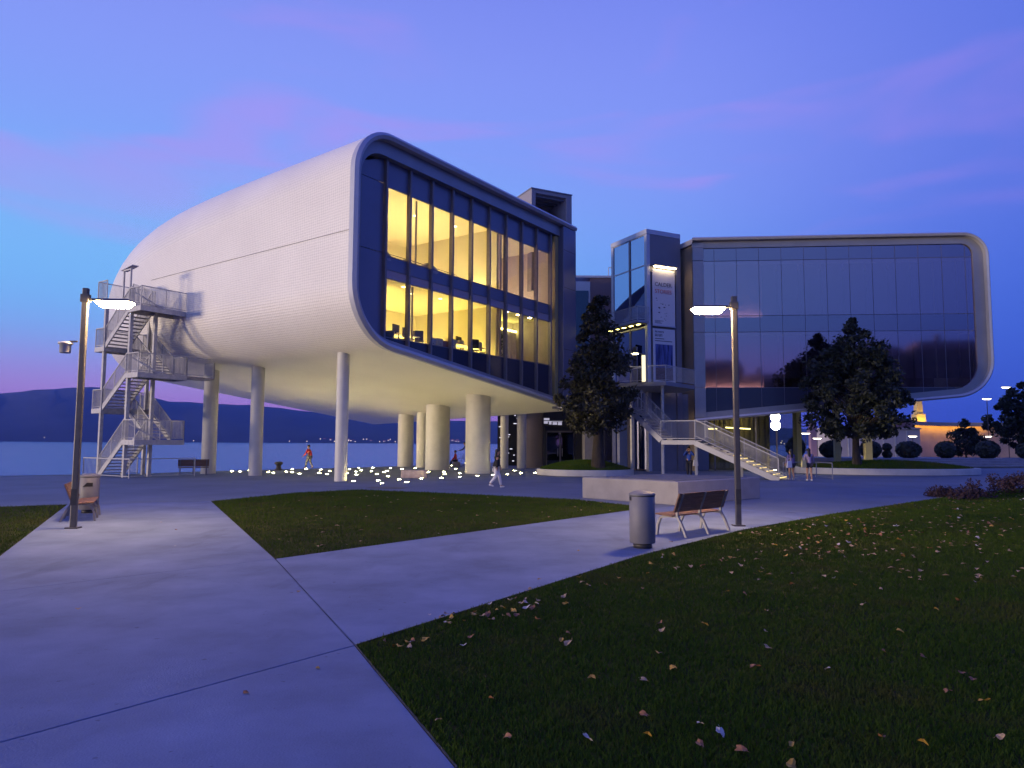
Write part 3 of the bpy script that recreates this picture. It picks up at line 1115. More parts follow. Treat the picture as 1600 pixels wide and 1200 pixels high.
def flight(parent, x0, x1, y0, y1, z0, z1, n=10, tm=None, rails=(True, True), nosing=False):
    fl = bpy.data.objects.new('flight', None)
    link(fl, parent)
    for y in (y0, y1):
        MB().bar((x0, y, z0 + 0.02), (x1, y, z1 - 0.06), 0.06, 0.24).build('stringer', M_galv, fl)
    tr = MB()
    dx = (x1 - x0) / n
    dz = (z1 - z0) / n
    proto = None
    for k in range(n):
        if proto is None:
            proto = MB().box(-abs(dx) * 0.52, abs(dx) * 0.52, y0 + 0.03, y1 - 0.03, -0.045, 0.0).build('tread', tm or M_tread, fl)
            o = proto
        else:
            o = proto.copy()
            link(o, fl)
        o.location = (x0 + dx * (k + 0.5), 0, z0 + dz * (k + 1))
        if nosing:
            e_ = MB().box(-abs(dx) * 0.45, abs(dx) * 0.45, y0 + 0.10, y1 - 0.10, 0.002, 0.012).build('tread_light', nosing, parent)
            e_.location = o.location
    for y, on in zip((y0, y1), rails):
        if on:
            rail(fl, [(x0, y, z0 + 0.1), ((x0 + x1) / 2, y, (z0 + z1) / 2 + 0.1), (x1, y, z1 + 0.1)], 1.0)
    return fl


def landing(parent, x0, x1, y0, y1, z):
    o = MB().box(x0, x1, y0, y1, z - 0.07, z).build('landing', M_tread, parent)
    e = MB()
    e.box(x0 - 0.03, x1 + 0.03, y0 - 0.03, y0, z - 0.25, z + 0.02)
    e.box(x0 - 0.03, x1 + 0.03, y1, y1 + 0.03, z - 0.25, z + 0.02)
    e.box(x0 - 0.03, x0, y0, y1, z - 0.25, z + 0.02)
    e.box(x1, x1 + 0.03, y0, y1, z - 0.25, z + 0.02)
    e.build('edge_beam', M_galv, o)
    return o


for k in range(6):
    z0_, z1_ = levels[k], levels[k + 1]
    if k % 2 == 0:      # near lane of the far side: climbs towards the viewer
        flight(esc, 0.0, RUN, 0.05, LW, z0_, z1_, 11)
        landing(esc, NEAR0, NEAR1, 0, TOTQ, z1_)
        rail(esc, [(NEAR0, 0.0, z1_), (NEAR1, 0.0, z1_), (NEAR1, TOTQ / 2, z1_), (NEAR1, TOTQ, z1_)])
        rail(esc, [(NEAR1, TOTQ, z1_), (NEAR0, TOTQ, z1_)])
    else:
        flight(esc, RUN, 0.0, TOTQ - LW, TOTQ - 0.05, z0_, z1_, 9 if k < 5 else 5)
        landing(esc, -1.0, 0.0, 0, TOTQ, z1_)
        rail(esc, [(0.0, 0.0, z1_), (-1.0, 0.0, z1_), (-1.0, TOTQ, z1_), (0.0, TOTQ, z1_)])
# posts
for (x, y, ztop) in ((NEAR0 + 0.1, 0.12, 10.1), (NEAR0 + 0.25, LW + 0.1, 8.85), (-0.2, 0.12, 9.6), (-0.2, TOTQ - 0.1, 9.6)):
    MB().box(x - 0.085, x + 0.085, y - 0.085, y + 0.085, 0, ztop).build('upright', M_galv, esc)
for z in (1.95, 5.45, 8.95):
    MB().bar((NEAR0 + 0.15, 0.15, z + 0.9), (NEAR0 + 1.0, 1.4, z), 0.08, 0.08).build('brace', M_galv, esc)
# small framed gate at the head of the stair
for x_ in (NEAR0 - 0.75, NEAR0 - 0.03):
    MB().box(x_, x_ + 0.08, 0.0, 0.08, 8.95, 11.0).build('gate_frame', M_galv, esc)
MB().box(NEAR0 - 0.75, NEAR0 + 0.05, 0.0, 0.08, 11.01, 11.09).build('gate_frame', M_galv, esc)
MB().bar((NEAR0 - 0.95, 0.15, 11.08), (NEAR0 + 0.2, 0.15, 11.24), 0.36, 0.04).build('gate_hood', M_rim, esc)
# bridges onto the skin
MB().box(NEAR0 + 0.1, NEAR1, TOTQ + 0.035, TOTQ + 0.25, 8.85, 8.95).build('bridge', M_tread, esc)
MB().box(NEAR0 + 0.1, NEAR1, TOTQ + 0.035, TOTQ + 1.7, 5.35, 5.45).build('bridge', M_tread, esc)
rail(esc, [(NEAR1, TOTQ + 0.05, 5.45), (NEAR1, TOTQ + 1.6, 5.45)])
# guard rail round the foot
rail(esc, [(-1.0, -0.3, 0), (NEAR1 + 0.2, -0.3, 0), (NEAR1 + 0.2, TOTQ + 0.6, 0)], 0.98, fill=False)
rail(esc, [(-1.0, -0.3, 0), (-1.0, TOTQ, 0)], 0.98)
# recessed service doors in the skin behind the stair
MB().box(NEAR0 + 0.2, NEAR1 - 0.1, TOTQ + 1.72, TOTQ + 1.78, 5.46, 7.4).build('service_door', M_frame, esc)

# ================================================================== CENTRAL LIFT TOWER
C_ = R(-26.5)
e1 = Vector((math.sin(C_), math.cos(C_), 0))      # left face runs back this way
e2 = Vector((math.cos(C_), -math.sin(C_), 0))     # right face
T0 = Vector((9.43, 49.5, 0))
tw = thing('glazed_lift_tower', 'tall narrow lift tower with glass left face between the two pavilions', 'tower', T0, math.atan2(e2.y, e2.x))
# local x = e2 (right face), y = e1 (left face)
M_tw = mat('tower_grey', (0.21, 0.20, 0.23), 0.6, 0.1, var=0.08, vscale=0.7)
TZ = 17.0
for (x, y) in ((0, 0), (0, 4.1), (0, 2.0)):
    w = 0.28 if y != 2.0 else 0.16
    MB().box(x, x + w, y, y + w, 0, TZ - 0.35).build('corner_post', M_rim if y != 2.0 else M_mull, tw)
MB().box(-0.02, 3.0, -0.02, 4.4, TZ - 0.33, TZ).build('roof', M_rim, tw)
MB().box(0.3, 3.0, 0.0, 0.3, 14.45, TZ - 0.35).build('head_panel', M_tw, tw)
MB().box(2.55, 3.0, 0.0, 0.3, 0, 14.45).build('side_panel', M_tw, tw)
MB().box(0.3, 2.55, 0.12, 0.3, 0, 14.45).build('face_panel', M_tw, tw)
MB().box(2.9, 3.0, 0.31, 4.4, 0, TZ - 0.35).build('rear_panel', M_tw, tw)
MB().box(0.3, 2.88, 4.2, 4.38, 0, TZ - 0.35).build('rear_panel', M_tw, tw)
M_twg = glass('tower_glass', (0.30, 0.36, 0.50), 0.06, 0.03, (0.40, 0.42, 0.60))
for (ya, yb) in ((0.28, 2.0), (2.16, 4.1)):
    for (za, zb_) in ((0.1, 3.9), (4.0, 7.2), (7.3, 10.0), (10.1, 14.4), (14.5, 16.6)):
        MB().add([(0.06, ya, za), (0.06, yb, za), (0.06, yb, zb_), (0.06, ya, zb_)], [(0, 1, 2, 3)]).build('pane', M_twg, tw)
        MB().box(0.03, 0.12, ya, yb, zb_, zb_ + 0.1).build('transom', M_rim, tw)
# bracing behind the top glass
MB().bar((0.5, 0.4, 16.4), (0.5, 1.9, 14.8), 0.1, 0.1).build('brace', M_rim, tw)
MB().bar((0.5, 2.2, 14.9), (0.5, 3.9, 16.3), 0.1, 0.1).build('brace', M_rim, tw)
MB().bar((0.5, 2.3, 16.3), (0.5, 3.9, 15.1), 0.08, 0.08).build('brace', M_rim, tw)
# lit hoods above and below the banners
MB().box(0.38, 2.45, -0.45, 0.1, 14.38, 14.46).build('light_hood', M_tw, tw)
MB().box(0.5, 2.35, -0.30, -0.12, 14.30, 14.37).build('light_strip', emit('banner_light', (1.0, 0.78, 0.42), 16.0), tw)
MB().box(0.5, 2.2, -0.55, -0.42, 5.5, 5.58).build('light_strip', emit('banner_light', (1.0, 0.78, 0.42), 16.0), tw)

M_ban = mat('banner_cloth', (0.66, 0.63, 0.66), 0.85, var=0.03, vscale=2)
M_red = mat('banner_red_ink', (0.50, 0.10, 0.08), 0.8)
M_ink = mat('banner_dark_ink', (0.05, 0.05, 0.07), 0.8)


def text(body, x, z, size, m, parent, y=-0.075):
    c = bpy.data.curves.new('lettering', 'FONT')
    c.body = body
    c.size = size
    c.extrude = 0.004
    tmp = bpy.data.objects.new('lettering', c)
    COL.objects.link(tmp)
    dg = bpy.context.evaluated_depsgraph_get()
    me = bpy.data.meshes.new_from_object(tmp.evaluated_get(dg))
    bpy.data.objects.remove(tmp)
    me.materials.clear()
    me.materials.append(m)
    o = bpy.data.objects.new('lettering', me)
    link(o, parent)
    o.location = (x, y, z)
    o.rotation_euler = (R(90), 0, 0)
    return o


def at_tower(x, y, z):
    return T0 + e2 * x + e1 * y + Vector((0, 0, z))


b1 = thing('hanging_banner', 'upper pale banner with red lettering under the lit hood of the lift tower', 'banner', at_tower(0, 0, 0), math.atan2(e2.y, e2.x))
MB().box(0.42, 2.40, -0.06, -0.03, 10.2, 14.2).build('cloth', M_ban, b1)
MB().box(0.40, 2.42, -0.08, -0.02, 10.12, 10.2).build('batten', M_rim, b1)
text('CALDER', 0.62, 12.98, 0.40, M_ink, b1)
text('STORIES', 0.62, 12.48, 0.40, M_red, b1)
rnd = random.Random(11)
for (x, z) in ((0.75, 12.1), (0.8, 11.95), (1.15, 11.75), (1.3, 11.72), (1.55, 11.68), (1.85, 11.7), (0.98, 11.45), (1.05, 11.38), (1.45, 11.5), (1.0, 11.1), (1.5, 11.05), (1.65, 11.1), (1.6, 10.9), (1.15, 10.78), (1.45, 10.68), (1.55, 10.6)):
    r_ = rnd.uniform(0.035, 0.08)
    pts_ = [(x + r_ * math.cos(k * 1.2) * rnd.uniform(0.7, 1.6), -0.066, z + r_ * 0.6 * math.sin(k * 1.2)) for k in range(5)]
    MB().add(pts_, [(0, 1, 2, 3, 4)]).build('printed_mark', M_ink, b1)
for k, (z, w) in enumerate(((10.5, 0.75), (10.42, 0.5), (10.34, 0.62))):
    MB().box(0.6, 0.6 + w, -0.066, -0.061, z, z + 0.03).build('caption_line', M_ink, b1)
b2 = thing('hanging_banner', 'lower banner with a dark blue photograph beneath the red lettered banner', 'banner', at_tower(0, 0, 0), math.atan2(e2.y, e2.x))
MB().box(0.42, 2.36, -0.06, -0.03, 5.9, 9.95).build('cloth', M_ban, b2)
for (z, h, w) in ((9.66, 0.13, 0.75), (9.40, 0.18, 0.6)):
    x = 0.6
    while x < 0.6 + w:
        MB().box(x, x + 0.05, -0.066, -0.061, z, z + h).build('caption_stroke', M_ink, b2)
        if rnd.random() < 0.6:
            zz = z + rnd.choice((0, h * 0.45, h * 0.8))
            MB().box(x + 0.05, x + 0.09, -0.066, -0.061, zz, zz + h * 0.2).build('caption_stroke', M_ink, b2)
        x += 0.115
for k, (z, w) in enumerate(((9.22, 0.8), (9.06, 1.5))):
    MB().box(0.6, 0.6 + w, -0.066, -0.061, z, z + 0.05).build('caption_line', M_ink, b2)
M_photo = mat('printed_photograph', (0.02, 0.03, 0.16), 0.7, var=0.9, vscale=2.2, stretch=(3.5, 1, 0.25), color2=(0.08, 0.10, 0.30))
MB().box(0.62, 2.14, -0.068, -0.061, 7.2, 8.85).build('picture', M_photo, b2)
MB().box(0.62, 2.14, -0.068, -0.061, 6.3, 7.195).build('picture', mat('printed_ground', (0.10, 0.035, 0.05), 0.7, var=0.6, vscale=5, stretch=(1, 1, 3)), b2)

# ---- block behind the tower
blk = thing('rear_roof_block', 'small brown roof block with white frame behind the dark tree top', 'building', (0, 0, 0))
M_brown = mat('brown_cladding', (0.22, 0.15, 0.15), 0.7, var=0.06)
MB().box(5.2, 6.6, 60.0, 60.3, 0, 15.6).build('white_wall', M_rim, blk)
MB().box(6.62, 9.4, 60.0, 66, 0, 15.9).build('brown_wall', M_brown, blk)
MB().box(5.1, 9.5, 59.9, 66.1, 15.92, 16.1).build('coping', M_rim, blk)
MB().box(5.35, 6.45, 59.94, 59.99, 3.0, 14.8).build('window', M_twg, blk)
MB().box(5.05, 5.3, 59.9, 60.2, 0, 15.5).build('pilaster', M_rim, blk)
cctv = thing('roof_mast', 'thin mast with a short arm on the roof behind the tree', 'mast', (8.3, 61, 16.1))
MB().tube([(0, 0, 0), (0, 0, 0.95)], 0.03, 8).build('pole', M_galv, cctv)
MB().tube([(0, 0, 0.95), (0.35, 0, 0.97)], 0.03, 8).build('arm', M_galv, cctv)
MB().box(0.2, 0.42, -0.06, 0.06, 0.9, 1.0).build('head', M_galv, cctv)

# ---- courtyard decks
dk = thing('courtyard_deck', 'thin grey walkway deck with wire railing at the foot of the banners', 'walkway', (0, 0, 0))
MB().hexa([(6.7, 45.2, 5.45), (9.4, 43.6, 5.45), (12.0, 46.8, 5.45), (12.0, 50.0, 5.45), (8.4, 50.5, 5.45)],
          [(6.7, 45.2, 5.70), (9.4, 43.6, 5.70), (12.0, 46.8, 5.70), (12.0, 50.0, 5.70), (8.4, 50.5, 5.70)]).build('deck', M_frame, dk)
rail(dk, [(6.7, 45.2, 5.7), (9.4, 43.65, 5.7), (12.0, 46.8, 5.7)], 1.0)
for (x, y) in ((7.55, 45.2), (9.3, 44.2)):
    MB().tube([(x, y, 0), (x, y, 5.45)], 0.10, 12).build('post', M_galv, dk)
E_dl = emit('deck_downlight', (0.95, 0.85, 0.25), 14.0)
bal = thing('lift_balcony', 'narrow balcony with lit yellow underside on the left face of the lift tower', 'balcony', T0, math.atan2(e2.y, e2.x))
MB().box(-1.0, -0.02, -0.2, 4.4, 10.25, 10.42).build('deck', M_frame, bal)
rail(bal, [(-0.02, -0.2, 10.42), (-1.0, -0.2, 10.42), (-1.0, 4.4, 10.42)], 0.95)
MB().box(-0.95, -0.1, -0.1, 4.3, 10.2, 10.245).build('soffit', mat('ochre_soffit', (0.5, 0.42, 0.16), 0.6), bal)
for k in range(5):
    MB().box(-0.6, -0.45, 0.2 + k * 0.85, 0.5 + k * 0.85, 10.17, 10.195).build('soffit_light', E_dl, bal)

# ---- ground floor enclosure behind the left tree and the stair
gf = thing('courtyard_glazing', 'ground floor glass and timber wall behind the right-hand stair', 'wall', (0, 0, 0))
Y = 51.5
MB().box(5.9, 6.25, Y, Y + 0.3, 0, 8).build('pillar', M_rim, gf)
MB().box(6.3, 7.2, Y + 0.1, Y + 0.2, 0, 9.2).build('mirror_panel', M_twg, gf)
MB().box(7.22, 7.45, Y, Y + 0.3, 0, 9.0).build('pillar', M_rim, gf)
MB().box(7.5, 8.3, Y + 0.1, Y + 0.2, 0, 5.4).build('window', mat('blue_blind', (0.10, 0.14, 0.30), 0.5, var=0.1), gf)
MB().box(8.32, 8.5, Y, Y + 0.3, 0, 5.4).build('pillar', M_corew, gf)
for k in range(5):
    MB().box(8.52, 9.6, Y + 0.08, Y + 0.2, 0.02 + k * 0.40, 0.395 + k * 0.40).build('board', mat('pale_timber', (0.46, 0.31, 0.24), 0.7, var=0.15, vscale=2, stretch=(1, 1, 6)), gf)
MB().box(8.52, 9.6, Y + 0.1, Y + 0.2, 2.03, 5.4).build('dark_window', mat('night_blue_glass', (0.03, 0.03, 0.08), 0.2), gf)
for k in range(4):
    MB().box(9.95 + k * 1.0, 10.93 + k * 1.0, Y - 0.6, Y - 0.5, 0.02, 5.4).build('cladding_panel', mat('blue_grey_wall', (0.15, 0.155, 0.21), 0.5, var=0.05), gf)

# ================================================================== RIGHT VOLUME
B_ = R(95.0)
RD = Vector((math.sin(B_), math.cos(B_), 0))
RN = Vector((-math.cos(B_), math.sin(B_), 0))
RO = Vector((12.83, 50.3, 0))
right = thing('gallery_pavilion', 'large grey-blue pavilion with mirror glass front and rounded right end', 'building', RO, R(90) - B_)
RW = 19.85
um = lambda u: RW - u


def rprof(off, offt=None, offb=None, nn=12):
    # built rounded at u=0 side then mirrored; soffit height at the rounded end 5.35, at the inner end 3.55
    return profile(off, uL=0.0, uR=RW + 0.0, zt=16.45, z0=5.42, sl=-0.096, rt=1.55, rb=2.5, offt=offt, offb=offb, nn=nn)


stR = []
for s_ in [0, 2, 5, 8, 11, 14, 17, 19, 21, 23, 24, 24.6, 25]:
    t = (s_ - 8.0) / 17.0
    ft = sup(t, 2.2) if t > 0 else 1.0
    zt = 9.5 + (16.45 - 9.5) * ft
    z0 = 8.9 + (5.42 - 8.9) * ft
    uL = 3.0 - 3.0 * ft
    stR.append((s_, profile(0, uL=uL, uR=RW, zt=zt, z0=z0, sl=-0.096 * ft, rt=max(0.3, min(1.55 + .05 * s_, (zt - z0) * 0.45)), rb=max(0.3, min(2.5, (zt - z0) * 0.45)), nn=14)))
loft(stR, 'ceramic_skin', M_skin, right, um)


def rstrip(pa, sa, pb, sb, mb, smooth=False):
    strip([(um(u), z) for u, z in pa], sa, [(um(u), z) for u, z in pb], sb, mb, smooth=smooth)


rm = MB()
rstrip(rprof(-0.02), 0.02, rprof(-0.10), -0.30, rm, True)
rstrip(rprof(-0.10), -0.30, rprof(0.0), -0.42, rm, True)
rstrip(rprof(0.0), -0.42, rprof(0.13), -0.36, rm, True)
rstrip(rprof(0.13), -0.36, rprof(0.13), 0.02, rm)
rm.build('rim', M_rim, right)
fm = MB()
g0, g1 = rprof(0.125), rprof(0.80, offt=0.62, offb=0.52)
rstrip(g0, 0.0, g1, 0.0, fm)
rstrip(g1, 0.0, g1, 0.45, fm)
fm.build('front_frame', M_frame, right)
M_rpan = mat('silver_cladding', (0.33, 0.325, 0.37), 0.45, 0.3, var=0.05)
for (za, zb_) in ((3.75, 5.85), (5.88, 9.75), (9.78, 10.95), (10.98, 14.9), (14.93, 15.85)):
    MB().box(0.02, 0.78, -0.06, 0.3, za, zb_).build('end_cladding', M_rpan, right, bevel=0.008)
MB().box(-0.02, 0.80, -0.05, 0.3, 15.87, 16.2).build('end_cladding', M_rpan, right)
# inner side wall facing the courtyard, warm brown
M_side = mat('bronze_side', (0.30, 0.235, 0.17), 0.5, 0.25, var=0.15, vscale=0.6)
MB().hexa([(-1.15, 2.2, 3.5), (-0.03, -0.05, 3.5), (-0.03, 0.4, 3.5), (-0.9, 8.0, 3.5)], [(-1.15, 2.2, 16.0), (-0.03, -0.05, 16.0), (-0.03, 0.4, 16.0), (-0.9, 8.0, 16.0)]).build('side_wall', M_side, right)
MB().hexa([(-1.25, 2.2, 16.05), (-0.05, -0.35, 16.05), (-0.03, 0.4, 16.05), (-1.0, 8.0, 16.05)], [(-1.25, 2.2, 16.42), (-0.05, -0.35, 16.42), (-0.03, 0.4, 16.42), (-1.0, 8.0, 16.42)]).build('coping', M_rim, right)
MB().hexa([(-1.15, 2.2, 0), (-0.03, -0.02, 0), (-0.03, 0.4, 0), (-0.9, 8.0, 0)], [(-1.15, 2.2, 3.49), (-0.03, -0.02, 3.49), (-0.03, 0.4, 3.49), (-0.9, 8.0, 3.49)]).build('lower_wall', M_side, right)
# panes
M_mirror = glass('fritted_glass', (0.40, 0.36, 0.42), 0.44, 0.05, (0.72, 0.50, 0.62))
M_mband = glass('band_glass', (0.18, 0.18, 0.24), 0.42, 0.07, (0.60, 0.46, 0.58))
M_gap = mat('silicone_joint', (0.15, 0.145, 0.20), 0.5)
RM = [0.80 + 0.75] + [0.80 + 0.75 + 1.548 * i for i in range(1, 12)]
edges = [0.80] + RM + [19.05]
gb = lambda u: 5.42 - 0.096 * (RW - u) + 0.53


OUT = [(um(a_), b_) for a_, b_ in rprof(0.40, offt=0.40, offb=0.35)]
cxo = sum(p_[0] for p_ in OUT) / len(OUT)
czo = sum(p_[1] for p_ in OUT) / len(OUT)


def clip(poly):
    """clip a convex pane to the rounded outline behind the frame"""
    n_ = len(OUT)
    for i in range(n_):
        (ax, ay), (bx, by) = OUT[i], OUT[(i + 1) % n_]
        if math.hypot(bx - ax, by - ay) < 1e-6:
            continue
        sgn = (bx - ax) * (czo - ay) - (by - ay) * (cxo - ax)
        f_ = lambda p_: ((bx - ax) * (p_[1] - ay) - (by - ay) * (p_[0] - ax)) * (1 if sgn > 0 else -1)
        out = []
        for k in range(len(poly)):
            p_, q_ = poly[k], poly[(k + 1) % len(poly)]
            fp, fq = f_(p_), f_(q_)
            if fp >= 0:
                out.append(p_)
            if fp * fq < 0:
                t_ = fp / (fp - fq)
                out.append((p_[0] + (q_[0] - p_[0]) * t_, p_[1] + (q_[1] - p_[1]) * t_))
        poly = out
        if len(poly) < 3:
            return []
    return poly


edges[-1] = RW - 0.35
for i in range(len(edges) - 1):
    u0, u1 = edges[i] + 0.012, edges[i + 1] - 0.012
    for (za, zb_, m_) in ((14.92, 15.95, M_mband), (10.96, 14.88, M_mirror), (9.80, 10.92, M_mband), (5.86, 9.76, M_mirror), (3.5, 5.82, mat('dark_blue_spandrel', (0.055, 0.06, 0.10), 0.25))):
        pg = clip([(u0, za), (u1, za), (u1, zb_), (u0, zb_)])
        if len(pg) < 3 or max(p_[1] for p_ in pg) - min(p_[1] for p_ in pg) < 0.06:
            continue
        MB().add([(x_, 0.12, z_) for x_, z_ in pg], [tuple(range(len(pg)))]).build('pane', m_, right)
for u in RM:
    pg = clip([(u - 0.014, 3.5), (u + 0.014, 3.5), (u + 0.014, 15.9), (u - 0.014, 15.9)])
    zs_ = [p_[1] for p_ in pg]
    MB().box(u - 0.014, u + 0.014, 0.108, 0.2, min(zs_) + 0.05, max(zs_) - 0.02).build('mullion', M_gap, right)
for z in (14.90, 10.94, 9.78, 5.84):
    MB().box(0.80, 19.05 if z > 6 else 17.5, 0.095, 0.18, z - 0.02, z + 0.02).build('transom', M_gap, right)
# what stands behind the glass: a pale lit lobby screen at the inner end, dark blue blinds elsewhere
M_blind = mat('blue_blind_cloth', (0.20, 0.20, 0.30), 0.9, var=0.08, vscale=0.5, stretch=(3, 1, 0.2))
M_pscr = mat('pale_lobby_screen', (0.62, 0.48, 0.48), 0.9, var=0.12, vscale=0.25)
MB().box(0.85, 5.1, 1.2, 1.3, 10.96, 14.9).build('lobby_screen', M_pscr, right)
MB().box(0.85, 5.1, 1.2, 1.3, 5.7, 9.7).build('lobby_screen', M_pscr, right)
for i in range(3, len(edges) - 1):
    u0, u1 = edges[i] + 0.1 if i > 3 else 5.15, edges[i + 1] - 0.06
    MB().box(u0, u1, 1.4, 1.45, 10.96, 14.9).build('blind', M_blind, right)
    MB().box(u0, u1, 1.4, 1.45, 6.6, 9.7).build('blind', M_blind, right)
MB().box(0.8, 19.0, 0.3, 6.0, 9.85, 10.85).build('floor_slab', M_spanback, right)
MB().box(0.85, 5.1, 0.95, 1.08, 10.86, 10.89).build('light_strip', emit('lobby_fill_glow', (1.0, 0.60, 0.50), 16.0), right)  # added strip hidden behind the slab to brighten the lobby screen
MB().box(0.85, 5.1, 0.95, 1.08, 5.80, 5.83).build('light_strip', emit('lobby_fill_glow', (1.0, 0.60, 0.50), 16.0), right)  # second added strip, kept out of sight, for the lower screen
MB().box(0.8, 19.0, 6.0, 6.2, 5.9, 15.5).build('back_wall', M_spanback, right)
# columns and lobby beneath
M_ycol = mat('ochre_column', (0.55, 0.50, 0.24), 0.6, var=0.05)
for (u, s_) in ((7.9, 3.2), (13.4, 4.6), (14.5, 14.0), (8.6, 14.5)):
    MB().box(u - 0.24, u + 0.24, s_ - 0.24, s_ + 0.24, 0, 5.6).build('column', M_ycol, right)
lob = thing('cafe_lobby', 'yellow-lit curtained lobby under the mirror glass pavilion', 'lobby', RO, R(90) - B_)
MB().box(-0.5, 6.0, 4.0, 4.2, 0, 4.8).build('back_wall', mat('ochre_wall', (0.42, 0.36, 0.16), 0.8, var=0.1), lob)
for k in range(16):
    u = 0.3 + k * 0.37
    MB().tube([(u, 3.6, 0.05), (u + 0.02, 3.55, 2), (u, 3.6, 4.5)], 0.15 + 0.04 * (k % 3), 8).build('curtain_fold', mat('ochre_curtain', (0.36, 0.31, 0.15), 0.9), lob)
for k in range(5):
    u = 0.2 + k * 1.45
    MB().box(u, u + 1.40, 1.6, 1.63, 0.1, 4.2).build('pane', glass('lobby_glass', (0.75, 0.78, 0.72), 0.04), lob)
    MB().box(u - 0.04, u + 0.04, 1.55, 1.68, 0, 4.2).build('mullion', M_mull, lob)
MB().box(0.2, 6.0, 2.3, 2.7, 4.25, 4.3).build('ceiling_light', emit('lobby_light', (1.0, 0.85, 0.20), 7.0), lob)
MB().bar((2.6, 2.4, 3.1), (4.4, 2.6, 3.0), 0.10, 0.08).build('hanging_light', emit('pendant', (1.0, 0.8, 0.3), 8.0), lob)
MB().bar((1.2, 2.4, 3.0), (2.0, 2.6, 3.0), 0.10, 0.08).build('hanging_light', emit('pendant', (1.0, 0.8, 0.3), 8.0), lob)
fl = thing('twin_floodlight', 'pair of glaring white round floodlights under the mirror glass pavilion', 'floodlight', RO + RD * 5.75 + RN * 0.9, R(90) - B_)
E_fl = emit('flood_lens', (1.0, 0.97, 0.85), 30.0)
for z in (3.82, 3.22):
    m_ = MB()
    m_.lathe([(0.0, 0.0), (0.2, 0.01), (0.30, 0.06), (0.33, 0.12)], 22)
    o = m_.build('lens', E_fl, fl)
    o.rotation_euler = (R(-90), 0, 0)
    o.location = (0, -0.1, z)
    h = MB().lathe([(0.34, 0.0), (0.34, 0.16), (0.2, 0.3), (0, 0.32)], 22).build('housing', M_dark, fl)
    h.rotation_euler = (R(-90), 0, 0)
    h.location = (0, 0.02, z)
MB().bar((0, 0.35, 2.9), (0, 0.35, 4.4), 0.08, 0.08).build('bracket', M_dark, fl)
MB().bar((0, 0.33, 3.82), (0, 0.3, 3.0), 0.06, 0.06).build('bracket', M_dark, fl)

# ================================================================== STAIR on the right
RAILM[0] = M_frame
stair = thing('courtyard_stair', 'long grey open stair with lit lower treads rising left to the courtyard deck', 'staircase', (0, 0, 0))
E_tr = emit('tread_light', (1.0, 0.74, 0.28), 1.5)
HW = 0.9


def rflight(p0, z0, p1, z1, n, lit=False):
    p0, p1 = Vector((*p0, 0)), Vector((*p1, 0))
    fl_ = bpy.data.objects.new('flight', None)
    link(fl_, stair)
    fl_.location = p0
    fl_.rotation_euler = (0, 0, math.atan2(p1.y - p0.y, p1.x - p0.x))
    run = (p1 - p0).length
    for y in (-HW, HW):
        MB().bar((0, y, z0 - 0.02), (run, y, z1 - 0.16), 0.07, 0.30).build('stringer', M_frame, fl_)
    dx, dz = run / n, (z1 - z0) / n
    proto = None
    for k in range(n):
        if proto is None:
            proto = MB().box(-dx * 0.56, dx * 0.56, -HW + 0.04, HW - 0.04, -0.05, 0).build('tread', M_tread, fl_)
            o = proto
            lp = MB().box(-dx * 0.56 - 0.02, -dx * 0.56 - 0.002, -HW + 0.12, HW - 0.12, -0.045, 0.005).build('tread_light', E_tr, fl_) if lit else None
            l_ = lp
        else:
            o = proto.copy()
            link(o, fl_)
            if lit and k < 8:
                l_ = lp.copy()
                link(l_, fl_)
        o.location = (dx * (k + 0.5), 0, z0 + dz * (k + 1))
        if lit and k < 8:
            l_.location = o.location
    for y in (-HW, HW):
        rail(fl_, [(0, y, z0 + 0.15), (run / 2, y, (z0 + z1) / 2 + 0.15), (run, y, z1 + 0.15)], 1.0)
    return fl_


SA, SB, SC, SD, SE = (14.5, 38.6), (10.75, 41.0), (9.05, 42.05), (7.45, 43.05), (6.3, 43.8)
rflight(SA, 0.0, SB, 2.1, 13, True)
rflight(SC, 2.1, SD, 4.0, 10)


def deck(a, b, z):
    a, b = Vector((*a, 0)), Vector((*b, 0))
    t_ = (b - a).normalized()
    n_ = Vector((-t_.y, t_.x, 0)) * HW
    pl_ = [(a - n_).to_2d(), (b - n_).to_2d(), (b + n_).to_2d(), (a + n_).to_2d()]
    MB().prism([tuple(v) for v in pl_], z - 0.25, z).build('landing', M_frame, stair)
    for sg in (-1, 1):
        rail(stair, [tuple(a + n_ * sg + Vector((0, 0, z))), tuple(b + n_ * sg + Vector((0, 0, z)))], 1.1)


deck(SB, SC, 2.1)
deck(SD, SE, 4.0)
for (x, y, h_) in ((8.7, 41.5, 1.85), (10.4, 40.6, 1.85), (6.4, 43.1, 3.75), (12.6, 39.5, 0.9)):
    MB().box(x - 0.06, x + 0.06, y - 0.06, y + 0.06, 0, h_).build('post', M_galv, stair)
fence = thing('guard_rail', 'low steel guard rail at the foot of the courtyard stair', 'railing', (0, 0, 0))
rail(fence, [(15.3, 40.6, 0), (17.2, 40.7, 0), (17.3, 38.9, 0)], 0.9, fill=False)

